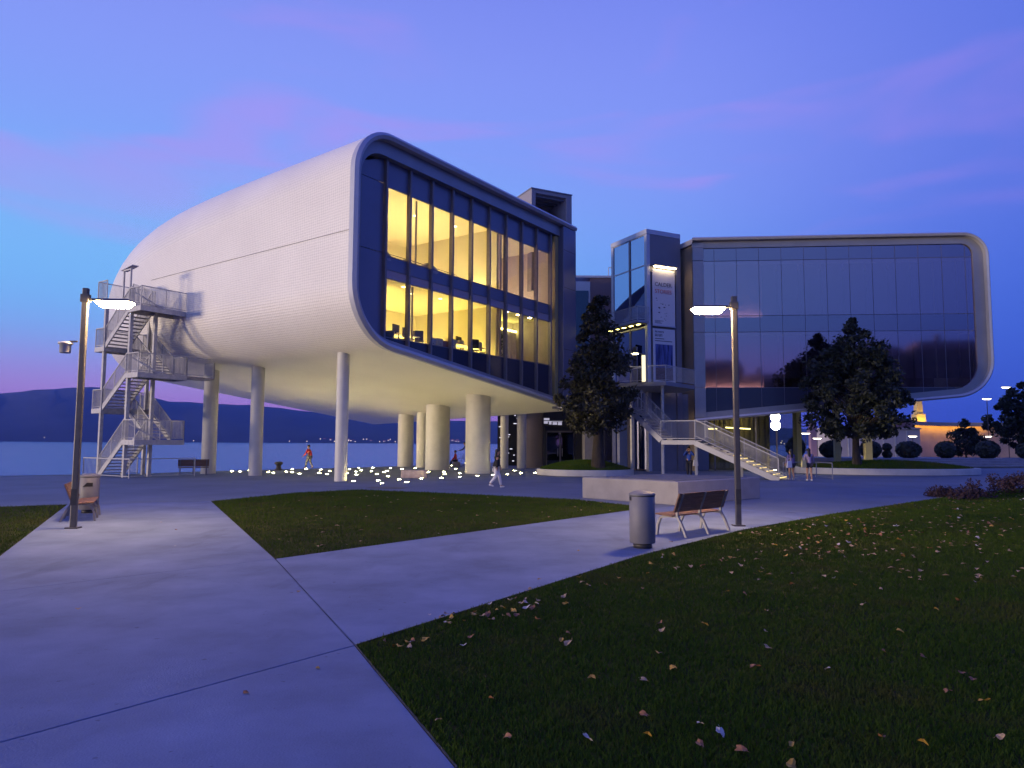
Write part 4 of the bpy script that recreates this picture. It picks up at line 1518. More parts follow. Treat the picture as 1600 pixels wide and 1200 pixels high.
# ================================================================== LOW WALL, PLANTERS, MOUNDS
lw = thing('concrete_box_wall', 'low angular concrete block behind the right-hand bench', 'block', (0, 0, 0))
MB().prism([(2.47, 25.2), (5.14, 22.3), (8.8, 25.6), (6.1, 28.4)], 0.0, 0.72).build('body', M_boxc, lw, bevel=0.015)
MB().prism([(2.9, 25.2), (5.15, 22.75), (8.35, 25.6), (6.05, 27.95)], 0.72, 0.735).build('top_slab', mat('dark_top', (0.17, 0.165, 0.17), 0.85, var=0.15, vscale=2), lw)
gl_ = thing('grate_strip', 'dark floor grate behind the low concrete block', 'grate', (9.6, 41.0, 0))
MB().box(-2.3, 2.3, -0.5, 0.5, 0.001, 0.012).build('frame', M_dark, gl_)


def planter(name, label, c, rx, ry, h, mh, cl):
    t = thing(name, label, 'planter', (c[0], c[1], 0))
    n = 56
    ring = MB()
    prof = [(1.0, 0.03), (1.0, h - 0.02), (0.99, h), (0.93, h), (0.93, h - 0.1)]
    vs = []
    for r_, z in prof:
        for k in range(n):
            a = 2 * math.pi * k / n
            vs.append((rx * r_ * math.cos(a), ry * r_ * math.sin(a), z))
    fs = []
    for i in range(len(prof) - 1):
        for k in range(n):
            fs.append((i * n + k, i * n + (k + 1) % n, (i + 1) * n + (k + 1) % n, (i + 1) * n + k))
    ring.add(vs, fs)
    ring.build('kerb', M_white, t)
    sh = MB()
    sh.add([(rx * 0.97 * math.cos(2 * math.pi * k / n), ry * 0.97 * math.sin(2 * math.pi * k / n), z) for z in (0.0, 0.08) for k in range(n)],
           [(k, (k + 1) % n, n + (k + 1) % n, n + k) for k in range(n)])
    sh.build('plinth', M_dark, t)
    md = MB()
    rows = 9
    vs = []
    for j in range(rows + 1):
        f = j / rows
        for k in range(n):
            a = 2 * math.pi * k / n
            z = h - 0.06 + mh * (1 - f * f) + 0.05 * math.sin(5 * a + j * 2) * (1 - f)
            vs.append((rx * 0.935 * f * math.cos(a), ry * 0.935 * f * math.sin(a), z))
    fs = []
    for j in range(rows):
        for k in range(n):
            fs.append((j * n + k, j * n + (k + 1) % n, (j + 1) * n + (k + 1) % n, (j + 1) * n + k))
    md.add(vs, fs, True)
    md.build('mound', M_mound, t)
    g = MB()
    for k in range(9000):
        f = math.sqrt(random.random())
        a = random.uniform(0, 6.283)
        x, y = rx * 0.93 * f * math.cos(a), ry * 0.93 * f * math.sin(a)
        z = h - 0.06 + mh * (1 - f * f) + 0.02
        b = random.uniform(0, 6.28)
        hh = random.uniform(0.05, 0.14)
        g.add([(x - 0.02, y, z - 0.03), (x + 0.02, y, z - 0.03), (x + 0.05 * math.cos(b), y + 0.05 * math.sin(b), z + hh)], [(0, 1, 2)])
    o = g.build('tufts', M_grass, t)
    o['kind'] = 'stuff'
    return t


planter('round_planter', 'round pale kerbed mound under the dark left-hand tree', (4.4, 43.2), 2.9, 2.5, 0.38, 0.50, None)
planter('round_planter', 'wide oval pale kerbed mound under the broad right-hand tree', (24.6, 47.6), 6.0, 3.4, 0.42, 0.45, None)

# ================================================================== GROUND LIGHTS
GL = [(-17.84, 46.04), (-17.08, 45.38), (-17.34, 47.71), (-15.2, 45.12), (-14.45, 43.78), (-15.8, 49.34), (-14.27, 45.73), (-13.61, 44.82), (-15.19, 50.0), (-12.59, 42.87), (-14.35, 50.4), (-11.75, 44.1), (-13.07, 49.41), (-10.83, 42.42), (-11.8, 46.81), (-10.89, 47.45), (-12.0, 51.9), (-11.28, 50.25), (-9.97, 46.26), (-9.03, 41.99), (-11.2, 52.9), (-10.1, 48.38), (-9.97, 43.62), (-7.65, 35.0), (-9.15, 47.14), (-10.3, 53.6), (-8.02, 42.96), (-6.58, 35.69), (-5.98, 33.36), (-8.08, 45.74), (-8.28, 48.06), (-6.88, 40.22), (-8.87, 52.8), (-5.72, 36.85), (-4.97, 34.26), (-7.81, 51.41), (-7.11, 53.21), (-5.31, 46.08), (-4.73, 37.85), (-3.76, 38.72), (-4.39, 46.76), (-4.04, 43.58), (-4.95, 59.41), (-4.03, 51.93), (-3.22, 44.88), (-2.88, 40.04), (-3.75, 59.59), (-3.11, 52.3), (-1.96, 41.29), (-1.11, 42.45), (-0.25, 43.68), (0.22, 49.36), (0.58, 45.33), (1.49, 45.98)]
E_gl = emit('paving_light_lens', (1.0, 0.82, 0.33), 205.0)
GL += [(19.2, 52.6), (21.8, 52.4), (24.8, 53.8), (27.2, 53.6), (23.0, 57.5)]  # unseen extra lights added to brighten the gallery columns
proto = None
for (x, y) in GL:
    if proto is None:
        proto = thing('paving_light', 'small glowing square light set in the paving under the raised pavilions', 'ground light', (x, y, 0), 0.4, 'glowing lights in the paving under the pavilions')
        MB().box(-0.09, 0.09, -0.09, 0.09, 0.001, 0.014).build('frame', M_galv, proto)
        MB().box(-0.065, 0.065, -0.065, 0.065, 0.0145, 0.021).build('lens', E_gl, proto)
    else:
        c = copy_tree(proto)
        c.location = (x, y, 0)
        c.rotation_euler = (0, 0, random.uniform(0, 0.9))

# ================================================================== LAMPS
E_lamp = emit('lamp_lens', (1.0, 0.68, 0.30), 480.0)


def street_lamp(x, y, dirx, label, hgt=5.25, yaw=0.0):
    t = thing('street_lamp', label, 'street lamp', (x, y, 0), yaw)
    MB().box(-0.065, 0.065, -0.05, 0.05, 0.02, hgt).build('post', M_pole, t, bevel=0.02)
    MB().box(-0.13, 0.13, -0.11, 0.11, 0, 0.03).build('base_plate', M_pole, t)
    ha = hgt - 0.22
    MB().box(-0.09, 0.09, -0.07, 0.07, ha - 0.10, ha + 0.08).build('collar', M_pole, t, bevel=0.01)
    MB().box(*(sorted((0.10 * dirx, 0.34 * dirx))), -0.035, 0.035, ha - 0.06, ha - 0.01).build('arm', M_pole, t)
    x0, x1 = sorted((0.22 * dirx, 1.02 * dirx))
    hd = MB()
    hd.hexa([(x0, -0.19, ha - 0.085), (x1, -0.19, ha - 0.085), (x1, 0.19, ha - 0.085), (x0, 0.19, ha - 0.085)],
            [(x0 + 0.08, -0.13, ha - 0.02), (x1 - 0.08, -0.13, ha - 0.02), (x1 - 0.08, 0.13, ha - 0.02), (x0 + 0.08, 0.13, ha - 0.02)])
    h = hd.build('head', M_pole, t, bevel=0.008)
    ln = MB()
    ln.hexa([(x0 + 0.13, -0.10, ha - 0.20), (x1 - 0.13, -0.10, ha - 0.20), (x1 - 0.13, 0.10, ha - 0.20), (x0 + 0.13, 0.10, ha - 0.20)],
            [(x0 + 0.03, -0.165, ha - 0.09), (x1 - 0.03, -0.165, ha - 0.09), (x1 - 0.03, 0.165, ha - 0.09), (x0 + 0.03, 0.165, ha - 0.09)])
    ln.build('lens', E_lamp, h)
    MB().box(-0.06, 0.06, -0.058, -0.056, 0.5, 0.85).build('service_hatch', M_dark, t)
    return t


lampL = street_lamp(-9.53, 15.8, 1, 'dark street lamp with lit head pointing right, by the left-hand bench', 5.30, 0.12)
# small grey loudspeaker drum on the left lamp
sp = thing('pole_speaker', 'small pale drum-shaped fitting on an arm of the left street lamp', 'loudspeaker', (-9.53, 15.75, 3.95))
MB().tube([(-0.1, 0, 0.14), (-0.28, 0, 0.14)], 0.02, 8).build('arm', M_pole, sp)
MB().lathe([(0.0, -0.12), (0.10, -0.12), (0.115, -0.10), (0.115, 0.06), (0.15, 0.08), (0.15, 0.12), (0.0, 0.13)], 18, (-0.36, 0)).build('drum', M_rim, sp)
lampR = street_lamp(5.29, 16.9, -1, 'dark street lamp with lit head pointing left, beside the right-hand bench', 5.42, 0.0)

# courtyard lamp with glowing shaft
cl_ = thing('courtyard_lamp', 'lamp with small lit head and glowing white shaft on the courtyard deck', 'street lamp', (8.1, 43.9, 5.7))
MB().box(-0.10, 0.10, -0.08, 0.08, 0, 1.62).build('shaft', emit('glowing_shaft', (1.0, 0.88, 0.55), 1.5), cl_)
MB().box(-0.11, 0.11, 0.082, 0.13, 0, 1.7).build('post', M_pole, cl_)
MB().bar((0, 0, 1.68), (-0.35, 0, 1.78), 0.05, 0.04).build('arm', M_pole, cl_)
hd = MB().box(-0.75, -0.33, -0.12, 0.12, 1.74, 1.82).build('head', M_pole, cl_)
MB().box(-0.73, -0.35, -0.10, 0.10, 1.68, 1.735).build('lens', emit('courtyard_lens', (1.0, 0.8, 0.45), 30.0), hd)

# ================================================================== BENCHES
def bench(x, y, rz, label, L=1.95):
    """local x along the bench, y towards the sitter's front"""
    t = thing('park_bench', label, 'bench', (x, y, 0), rz)
    for k in range(5):     # seat slats
        MB().box(0, L, 0.10 + k * 0.085, 0.175 + k * 0.085, 0.43 - 0.012 * (4 - k) * 0.5, 0.46 - 0.012 * (4 - k) * 0.5).build('seat_slat', M_wood, t, bevel=0.006)
    for k in range(5):     # back slats
        z0 = 0.50 + k * 0.078
        y0 = 0.06 - k * 0.028
        MB().hexa([(0, y0 - 0.016, z0), (L, y0 - 0.016, z0), (L, y0 + 0.016, z0), (0, y0 + 0.016, z0)],
                  [(0, y0 - 0.042, z0 + 0.074), (L, y0 - 0.042, z0 + 0.074), (L, y0 - 0.010, z0 + 0.074), (0, y0 - 0.010, z0 + 0.074)]).build('back_slat', M_wood, t)
    for x_ in (0.12, L / 2, L - 0.12):
        c = MB()
        # rear leg swept up into the back support
        pts = [(x_, -0.16, 0.0), (x_, -0.05, 0.25), (x_, 0.05, 0.42), (x_, 0.045, 0.50), (x_, -0.10, 0.88)]
        for a, b in zip(pts, pts[1:]):
            c.bar(a, b, 0.045, 0.05, up=(1, 0, 0))
        c.build('rear_leg', M_cast, t)
        c = MB()
        pts = [(x_, 0.05, 0.40), (x_, 0.28, 0.405), (x_, 0.45, 0.37), (x_, 0.52, 0.22), (x_, 0.55, 0.0)]
        for a, b in zip(pts, pts[1:]):
            c.bar(a, b, 0.045, 0.05, up=(1, 0, 0))
        c.build('front_leg', M_cast, t)
    return t


az2rz = lambda az: R(90) - R(az)
bench(3.35, 14.75, az2rz(46), 'slatted wooden bench seen from behind beside the right-hand bin')
bench(-11.15, 18.55, az2rz(-26) + math.pi, 'slatted wooden bench seen from its end by the left street lamp', 1.8)
bench(-18.6, 40.2, az2rz(64), 'reddish wooden bench beside the foot of the escape stair', 1.6)


def bin_(x, y, rz, label):
    t = thing('litter_bin', label, 'litter bin', (x, y, 0), rz)
    MB().lathe([(0.0, 0.0), (0.17, 0.0), (0.17, 0.09), (0.0, 0.09)], 24).build('foot', M_dark, t)
    n = 30
    b = MB()
    b.lathe([(0.0, 0.09), (0.225, 0.09), (0.235, 0.10), (0.235, 0.93), (0.225, 0.94), (0.18, 0.94)], n)
    b.build('body', M_bin, t)
    # slanted hood with an opening
    hd = MB()
    hd.lathe([(0.24, 0.95), (0.245, 0.965), (0.24, 0.985), (0.20, 1.0), (0.12, 1.03), (0.0, 1.035)], n)
    hd.build('lid', M_bin, t)
    MB().lathe([(0.232, 0.93), (0.232, 0.96)], n).build('rim_gap', M_black, t)
    MB().hexa([(-0.13, -0.240, 0.70), (0.10, -0.242, 0.70), (0.10, -0.20, 0.70), (-0.13, -0.20, 0.70)],
              [(-0.04, -0.240, 0.80), (0.10, -0.242, 0.80), (0.10, -0.20, 0.80), (-0.04, -0.20, 0.80)]).build('emblem', M_black, t) if label.startswith('pale') else None
    MB().box(-0.245, -0.235, -0.03, 0.03, 0.86, 0.93).build('lock', M_dark, t)
    return t


bin_(2.41, 13.35, 0.3, 'round grey steel litter bin beside the right-hand bench')
bin_(-11.2, 19.2, 0.4, 'pale round litter bin with dark mark behind the left-hand bench')

# ---- bollard and stone seat
bo = thing('mooring_bollard', 'dark squat mooring bollard on the quay edge', 'bollard', (-15.6, 48.3, 0))
MB().lathe([(0.26, 0.0), (0.26, 0.06), (0.17, 0.12), (0.16, 0.34), (0.27, 0.42), (0.28, 0.5), (0.2, 0.56), (0, 0.58)], 20).build('body', M_dark, bo)
ss_ = thing('stone_seat', 'rounded pinkish stone seat among the paving lights', 'seat', (-5.25, 38.9, 0))
m_ = MB()
pts = [(0.72 * math.copysign(abs(math.cos(a)) ** 0.6, math.cos(a)), 0.34 * math.copysign(abs(math.sin(a)) ** 0.8, math.sin(a))) for a in [2 * math.pi * k / 26 for k in range(26)]]
m_.hexa([(x, y, 0.0) for x, y in pts], [(x * 0.98, y * 0.98, 0.42) for x, y in pts])
m_.build('body', mat('pink_stone', (0.42, 0.33, 0.33), 0.8, var=0.2, vscale=6, bump=0.3, bscale=30), ss_, bevel=0.04)

# ================================================================== TREES
M_bark = mat('bark', (0.045, 0.034, 0.026), 0.95, var=0.4, vscale=8, bump=0.8, bscale=25, stretch=(1, 1, 0.3))
M_leafA = mat('dark_leaf', (0.021, 0.027, 0.010), 0.55, var=0.5, vscale=1.2, color2=(0.042, 0.038, 0.016))
M_leafB = mat('black_green_leaf', (0.022, 0.028, 0.014), 0.6, var=0.5, vscale=1.2)
M_leafC = mat('hedge_leaf', (0.030, 0.036, 0.016), 0.6, var=0.4, vscale=2)
M_leafR = mat('heather_leaf', (0.040, 0.017, 0.020), 0.7, var=0.45, vscale=3)


def leaves_mesh(mb, centres, per, rad, size, rnd, flat=0.75):
    for (c, rr) in centres:
        for k in range(per):
            v = Vector((rnd.gauss(0, 1), rnd.gauss(0, 1), rnd.gauss(0, 1) * flat))
            v = v.normalized() * (rr * rnd.random() ** 0.45)
            o = Vector(c) + v
            s_ = size * rnd.uniform(0.6, 1.3)
            n_ = Vector((rnd.gauss(0, 1), rnd.gauss(0, 1), rnd.gauss(0, 1) + 0.6)).normalized()
            a = n_.orthogonal().normalized()
            a.rotate(Matrix.Rotation(rnd.uniform(0, 6.28), 3, n_))
            b = n_.cross(a) * 0.5
            mb.add([o - a * s_, o + b * s_ + n_ * s_ * 0.12, o + a * s_, o - b * s_ + n_ * s_ * 0.12], [(0, 1, 2, 3)])


def tree(name, label, loc, H, trunk_r, clear, env, nclump, per, size, seed, lm, lean=(0, 0), depth=1.0):
    rnd = random.Random(seed)
    t = thing(name, label, 'tree', loc)
    tk = MB()
    n = 9
    pts = [(lean[0] * (k / n) ** 1.5 + rnd.uniform(-0.05, 0.05), lean[1] * (k / n) ** 1.5 + rnd.uniform(-0.05, 0.05), H * 0.93 * k / n) for k in range(n + 1)]
    pts[0] = (0, 0, -0.3)
    tk.tube(pts, [trunk_r * (1.35 if k == 0 else 1.0) * (1 - 0.93 * k / n) + 0.015 for k in range(n + 1)], 10)

    def axis(z):
        f = min(max(z / (H * 0.93), 0), 1) * n
        i = min(int(f), n - 1)
        return Vector(pts[i]).lerp(Vector(pts[i + 1]), f - i)

    centres = []
    tries = 0
    while len(centres) < nclump and tries < 6000:
        tries += 1
        f = rnd.random()
        z = clear + (H - clear) * f
        r_ = env(f)
        if rnd.random() > 0.25 + r_ / 3.0:
            continue
        a = rnd.uniform(0, 6.283)
        rr = r_ * math.sqrt(rnd.uniform(0.12, 1.0)) * rnd.uniform(0.8, 1.12)
        ax = axis(z)
        c = Vector((ax.x + rr * math.cos(a), ax.y + rr * math.sin(a) * depth, z + rnd.uniform(-0.3, 0.3)))
        centres.append((c, rnd.uniform(0.28, 0.74) * min(1.0, 0.45 + r_ / 2.5)))
    limbs = MB()
    for k, (c, rr) in enumerate(centres):
        if k % 2 == 0:
            zz = max(clear * 0.85, c.z - (Vector((c.x, c.y, 0)) - Vector((axis(c.z).x, axis(c.z).y, 0))).length * 0.75)
            a0 = axis(zz)
            mid = a0.lerp(c, 0.55) + Vector((0, 0, 0.15))
            limbs.tube([a0, mid, c], [trunk_r * 0.28, trunk_r * 0.16, 0.012], 6)
    tk.build('trunk', M_bark, t)
    limbs.build('limbs', M_bark, t)
    lv = MB()
    leaves_mesh(lv, centres, per, 0, size, rnd)
    lv.build('crown', lm, t)
    return t


def env_left(f):      # spire-like, widest at a third, ragged lower skirt
    return 2.5 * (min(1.0, 0.55 + f * 2.2)) * max(0.0, 1 - f) ** 0.78 + 0.12


def env_right(f):
    return 3.6 * (math.sin(math.pi * min(1, (f * 0.86 + 0.16))) ** 0.75) * (1 - 0.55 * max(0, f - 0.35) / 0.65) + 0.1


tree('evergreen_tree', 'dark spire-shaped evergreen tree between the lit pavilion and the lift tower', (5.0, 41.6, 0.70), 9.9, 0.32, 1.9, env_left, 130, 95, 0.145, 3, M_leafA)
tree('broadleaf_tree', 'broad dark leafy tree in front of the mirror glass pavilion', (22.15, 46.2, 0.75), 9.2, 0.22, 1.75, env_right, 205, 95, 0.145, 8, M_leafB, depth=0.8)
tree('broadleaf_tree', 'large dark tree cut by the right edge behind the lawn', (56.5, 79, 0), 8.6, 0.24, 1.8, lambda f: 4.0 * math.sin(math.pi * min(1, f * 0.85 + 0.14)) ** 0.8, 110, 80, 0.26, 21, M_leafB)
tree('young_tree', 'small slender dark tree in front of the orange-lit wall', (49.2, 78, 0), 4.4, 0.10, 0.9, lambda f: 1.5 * math.sin(math.pi * min(1, f * 0.85 + 0.15)) ** 0.8, 45, 70, 0.18, 23, M_leafB)


def shrub(label, loc, rx, rz_, name='clipped_shrub', double=False, group='clipped round shrubs along the promenade'):
    t = thing(name, label, 'shrub', loc, 0, group)
    rnd = random.Random(int(loc[0] * 10))
    balls = [(rz_, rx, rz_)] if not double else [(rz_ * 0.9, rx, rz_ * 0.9), (rz_ * 2.6, rx * 0.9, rz_ * 0.95)]
    cr = MB()
    MB().tube([(0, 0, 0), (0, 0, balls[-1][0])], 0.09, 8).build('stem', M_bark, t)
    for (zc, rr, rv) in balls:
        for k in range(1500 if not double else 600):
            v = Vector((rnd.gauss(0, 1), rnd.gauss(0, 1), rnd.gauss(0, 1))).normalized()
            f = rnd.uniform(0.78, 1.04)
            o = Vector((v.x * rr * f, v.y * rr * f, zc + v.z * rv * f))
            a = v.orthogonal().normalized()
            a.rotate(Matrix.Rotation(rnd.uniform(0, 6.28), 3, v))
            b = v.cross(a)
            s_ = 0.14 * rnd.uniform(0.7, 1.5)
            tl = v * rnd.uniform(-0.1, 0.1)
            cr.add([o - a * s_, o + b * s_ * 0.6 + tl, o + a * s_, o - b * s_ * 0.6 - tl], [(0, 1, 2, 3)])
        prof = [(rr * 0.85 * math.sin(math.pi * j / 10), zc - rv * 0.85 * math.cos(math.pi * j / 10)) for j in range(11)]
        cr.lathe(prof, 18)
    cr.build('foliage', M_leafC, t)
    return t


for (x, y, rx, rz_, dbl, lb) in ((28.4, 72, 0.92, 1.0, False, 'clipped round shrub partly behind the left ochre column'), (31.9, 72, 1.02, 0.85, False, 'clipped round shrub between the two ochre columns'),
                                 (35.9, 72, 1.0, 0.85, False, 'clipped round shrub just right of the broad tree trunk'), (37.55, 72, 0.42, 0.42, True, 'small clipped shrub of two stacked balls'),
                                 (39.7, 72, 1.15, 0.85, False, 'widest clipped round shrub right of the two-ball shrub'), (43.4, 72, 0.95, 0.85, False, 'clipped round shrub before the orange-lit curved wall'),
                                 (47.6, 72, 1.05, 0.9, False, 'clipped round shrub right of the slender young tree'), (52.2, 73, 0.9, 0.8, False, 'clipped round shrub at the right edge under the large tree')):
    shrub(lb, (x, y, 0.55), rx, rz_, double=dbl)
hb = thing('heather_bush', 'low dark reddish bush at the far corner of the right lawn', 'bush', (18.6, 27.4, 0))
rnd = random.Random(77)
cs = []
for k in range(70):
    x = rnd.uniform(-3.2, 6.5)
    hgt = 0.16 if x < -1.6 else (0.62 if x > 0 else 0.16 + 0.46 * (x + 1.6) / 1.6)
    cs.append((Vector((x, rnd.uniform(-0.6, 1.2) + x * 0.55, rnd.uniform(0.04, hgt))), 0.30))
lv = MB()
leaves_mesh(lv, cs, 130, 0, 0.055, rnd)
lv.build('foliage', M_leafR, hb)
stx = MB()
for (c, rr) in cs:
    stx.tube([(c.x, c.y, -0.02), (c.x + rnd.uniform(-.1, .1), c.y, c.z + 0.2)], 0.008, 4)
stx.build('stems', M_bark, hb)

# ================================================================== FAR RIGHT: terrace, walls, monument
ter = bpy.data.objects.new('terrace_steps', None)
link(ter)
tag(ter, kind='structure')
for k in range(4):
    MB().box(18 + k * 0.2, 58, 62 + k * 1.6, 63.6 + k * 1.6, 0, 0.16 * (k + 1)).build('step', M_boxc, ter)
MB().box(18.8, 62, 68.4, 80, 0, 0.55).build('upper_terrace', M_plaza, ter)
rd = thing('curved_wall_pavilion', 'long curved wall washed with orange light at the far right', 'building', (0, 0, 0))
M_rw = mat('pale_curved_wall', (0.42, 0.33, 0.28), 0.85, var=0.1, vscale=0.6)
n = 22
pts_ = []
for k in range(n + 1):
    f = k / n
    pts_.append((52.5 + 20.5 * f, 95 + 5.5 * math.sin(math.pi * f)))
w = MB()
for (x0, y0), (x1, y1) in zip(pts_, pts_[1:]):
    w.hexa([(x0, y0, 0), (x1, y1, 0), (x1, y1 + 0.4, 0), (x0, y0 + 0.4, 0)], [(x0, y0, 4.3), (x1, y1, 4.3), (x1, y1 + 0.4, 4.3), (x0, y0 + 0.4, 4.3)])
w.build('wall', M_rw, rd)
w = MB()
for (x0, y0), (x1, y1) in zip(pts_, pts_[1:]):
    w.hexa([(x0, y0 - 0.9, 4.75), (x1, y1 - 0.9, 4.75), (x1, y1 + 4, 4.75), (x0, y0 + 4, 4.75)], [(x0, y0 - 0.9, 5.0), (x1, y1 - 0.9, 5.0), (x1, y1 + 4, 5.0), (x0, y0 + 4, 5.0)])
w.build('roof', mat('dark_roof', (0.10, 0.09, 0.10), 0.7), rd)
w = MB()
for (x0, y0), (x1, y1) in zip(pts_, pts_[1:]):
    w.hexa([(x0, y0 - 1.0, 4.50), (x1, y1 - 1.0, 4.50), (x1, y1 - 0.92, 4.50), (x0, y0 - 0.92, 4.50)], [(x0, y0 - 1.0, 5.02), (x1, y1 - 1.0, 5.02), (x1, y1 - 0.92, 5.02), (x0, y0 - 0.92, 5.02)])
w.build('fascia', M_rw, rd)
w = MB()
for (x0, y0), (x1, y1) in list(zip(pts_, pts_[1:]))[:14]:
    w.hexa([(x0, y0 - 0.8, 4.62), (x1, y1 - 0.8, 4.62), (x1, y1 - 0.6, 4.62), (x0, y0 - 0.6, 4.62)], [(x0, y0 - 0.8, 4.70), (x1, y1 - 0.8, 4.70), (x1, y1 - 0.6, 4.70), (x0, y0 - 0.6, 4.70)])
w.build('wash_light', emit('orange_wash', (1.0, 0.48, 0.07), 26.0), rd)
w = MB()
for (x0, y0), (x1, y1) in zip(pts_, pts_[1:]):
    w.hexa([(x0, y0 + 0.1, 4.3), (x1, y1 + 0.1, 4.3), (x1, y1 + 0.3, 4.3), (x0, y0 + 0.3, 4.3)], [(x0, y0 + 0.1, 4.75), (x1, y1 + 0.1, 4.75), (x1, y1 + 0.3, 4.75), (x0, y0 + 0.3, 4.75)])
w.build('clerestory', M_rw, rd)
bw = thing('pale_side_building', 'plain pale building behind the clipped shrubs left of the curved wall', 'building', (0, 0, 0))
M_pale = mat('pale_render', (0.40, 0.36, 0.37), 0.85, var=0.08, vscale=0.5)
MB().box(42.0, 52.3, 92, 99, 0, 3.9).build('wall', M_pale, bw)
MB().box(41.8, 52.4, 91.8, 99.2, 3.91, 4.1).build('roof', M_pale, bw)
MB().hexa([(48, 92.5, 4.1), (52, 92.5, 4.1), (52, 97, 4.1), (48, 97, 4.1)], [(48.8, 92.8, 5.3), (51.6, 92.8, 5.3), (51.6, 96, 5.3), (48.8, 96, 5.3)]).build('roof_lantern', mat('plum_roof', (0.16, 0.09, 0.10), 0.8), bw)
for k in range(6):
    MB().box(43.0 + k * 1.5, 43.15 + k * 1.5, 91.95, 92.0, 0.3, 3.7).build('pilaster', M_white, bw)
mo = thing('lit_monument', 'slender monument lit golden with a thin crossbar above the far wall', 'monument', (62.4, 110, 0))
E_mo = mat('golden_stone', (0.55, 0.40, 0.16), 0.8)
MB().hexa([(-0.85, -0.85, 0), (0.85, -0.85, 0), (0.85, 0.85, 0), (-0.85, 0.85, 0)], [(-0.7, -0.7, 6.6), (0.7, -0.7, 6.6), (0.7, 0.7, 6.6), (-0.7, 0.7, 6.6)]).build('shaft', E_mo, mo)
MB().hexa([(-0.5, -0.5, 6.6), (0.5, -0.5, 6.6), (0.5, 0.5, 6.6), (-0.5, 0.5, 6.6)], [(-0.4, -0.4, 8.6), (0.4, -0.4, 8.6), (0.4, 0.4, 8.6), (-0.4, 0.4, 8.6)]).build('lantern', E_mo, mo)
MB().lathe([(0.5, 8.6), (0.5, 8.8), (0.2, 9.1), (0.0, 9.2)], 14).build('cap', E_mo, mo)
MB().bar((-2.0, 0, 8.85), (2.0, 0, 8.85), 0.08, 0.10).build('crossbar', M_rim, mo)
MB().box(-1.2, 1.2, -1.9, -1.6, 4.9, 5.1).build('uplight', emit('monument_uplight', (1.0, 0.62, 0.08), 45.0), mo)
pk = thing('pink_obelisk', 'pale pink pillar behind the trunk of the broad tree', 'pillar', (35.6, 85, 0))
MB().box(-0.35, 0.35, -0.35, 0.35, 0, 3.3).build('shaft', mat('pink_pillar', (0.5, 0.30, 0.32), 0.8), pk)
MB().box(-0.48, 0.48, -0.48, 0.48, 3.3, 3.6).build('cap', mat('pink_pillar', (0.5, 0.30, 0.32), 0.8), pk)
MB().lathe([(0.45, 3.6), (0.5, 4.0), (0.32, 4.5), (0.0, 4.8)], 12).build('finial', mat('pink_pillar', (0.5, 0.30, 0.32), 0.8), pk)
E_far = emit('far_lamp_lens', (1.0, 0.90, 0.72), 6.0)


def far_lamp(x, y, h, label, up=True):
    t = thing('far_street_lamp', label, 'street lamp', (x, y, 0), 0, 'distant street lamps')
    MB().tube([(0, 0, 0), (0, 0, h - 0.1)], 0.04, 8).build('post', M_pole, t)
    MB().box(-0.5, 0.5, -0.15, 0.15, h, h + 0.05).build('head', M_pole, t)
    MB().hexa([(-0.3, -0.1, h - 0.13), (0.3, -0.1, h - 0.13), (0.3, 0.1, h - 0.13), (-0.3, 0.1, h - 0.13)],
              [(-0.45, -0.14, h - 0.005), (0.45, -0.14, h - 0.005), (0.45, 0.14, h - 0.005), (-0.45, 0.14, h - 0.005)]).build('lens', E_far, t)


for (x, y, h, lb) in ((53.1, 80, 7.1, 'distant lamp glowing below the rounded corner of the mirror pavilion'), (55.3, 80, 8.4, 'distant taller lamp glowing above the right edge tree'),
                      (31.5, 77, 3.1, 'distant lamp glowing just above a clipped round shrub'), (27.3, 80, 4.5, 'distant lamp glowing beside the left ochre column'),
                      (34.0, 80, 2.6, 'low distant lamp right of the shrub between the ochre columns'), (45.2, 81, 2.9, 'low distant lamp above the pale wall'), (49.0, 79, 3.0, 'distant lamp beside the slender young tree'), (52.6, 79.5, 2.9, 'low distant lamp by the large right edge tree')):
    far_lamp(x, y, h, lb)

# ================================================================== HILLS AND FAR SHORE
ridge_px = [(-900, 660), (-500, 640), (-250, 628), (-100, 618), (0, 614), (60, 609), (130, 604), (200, 612), (262, 627), (300, 629), (380, 632), (480, 643), (560, 650), (700, 657), (900, 662), (1200, 668), (1300, 671), (1450, 681), (1700, 688), (2300, 690)]


def ridge_h(x, Y):
    px = 800 + 1120 * x / Y
    for (a, ya), (b, yb) in zip(ridge_px, ridge_px[1:]):
        if a <= px <= b:
            y = ya + (yb - ya) * (px - a) / (b - a)
            return 1.9 + (692 + 0.005 * (px - 800) - y) / 1120 * Y
    return 10.0


M_hill = mat('wooded_hill', (0.035, 0.040, 0.036), 0.95, var=0.25, vscale=0.004, detail=8)
hv, hf = [], []
rows = [(3000, 0.0), (3080, 0.10), (3250, 0.24), (3500, 0.42), (3800, 0.70), (4200, 1.0), (4700, 0.8), (5400, 0.3), (6000, 0.0)]
NX = 190
for j, (Y, f) in enumerate(rows):
    for i in range(NX + 1):
        fx = -1.6 + 3.0 * i / NX
        x = fx * Y
        h = ridge_h(fx * 4200, 4200)
        nz_ = 0.05 * math.sin(i * 0.9 + j) + 0.04 * math.sin(i * 2.3 + 2 * j) + 0.05 * math.sin(i * 0.37 + j * 1.7)
        z = -2.6 + (h + 2.6) * f * (1 + (nz_ if 0 < f < 1 else nz_ * 0.18))
        hv.append((x, Y, z))
for j in range(len(rows) - 1):
    for i in range(NX):
        a = j * (NX + 1) + i
        hf.append((a, a + 1, a + NX + 2, a + NX + 1))
hills = MB()
hills.add(hv, hf, True)
tag(hills.build('hills', M_hill), kind='structure')
E_shore = emit('shore_lamp_lens', (1.0, 0.80, 0.55), 3.2)
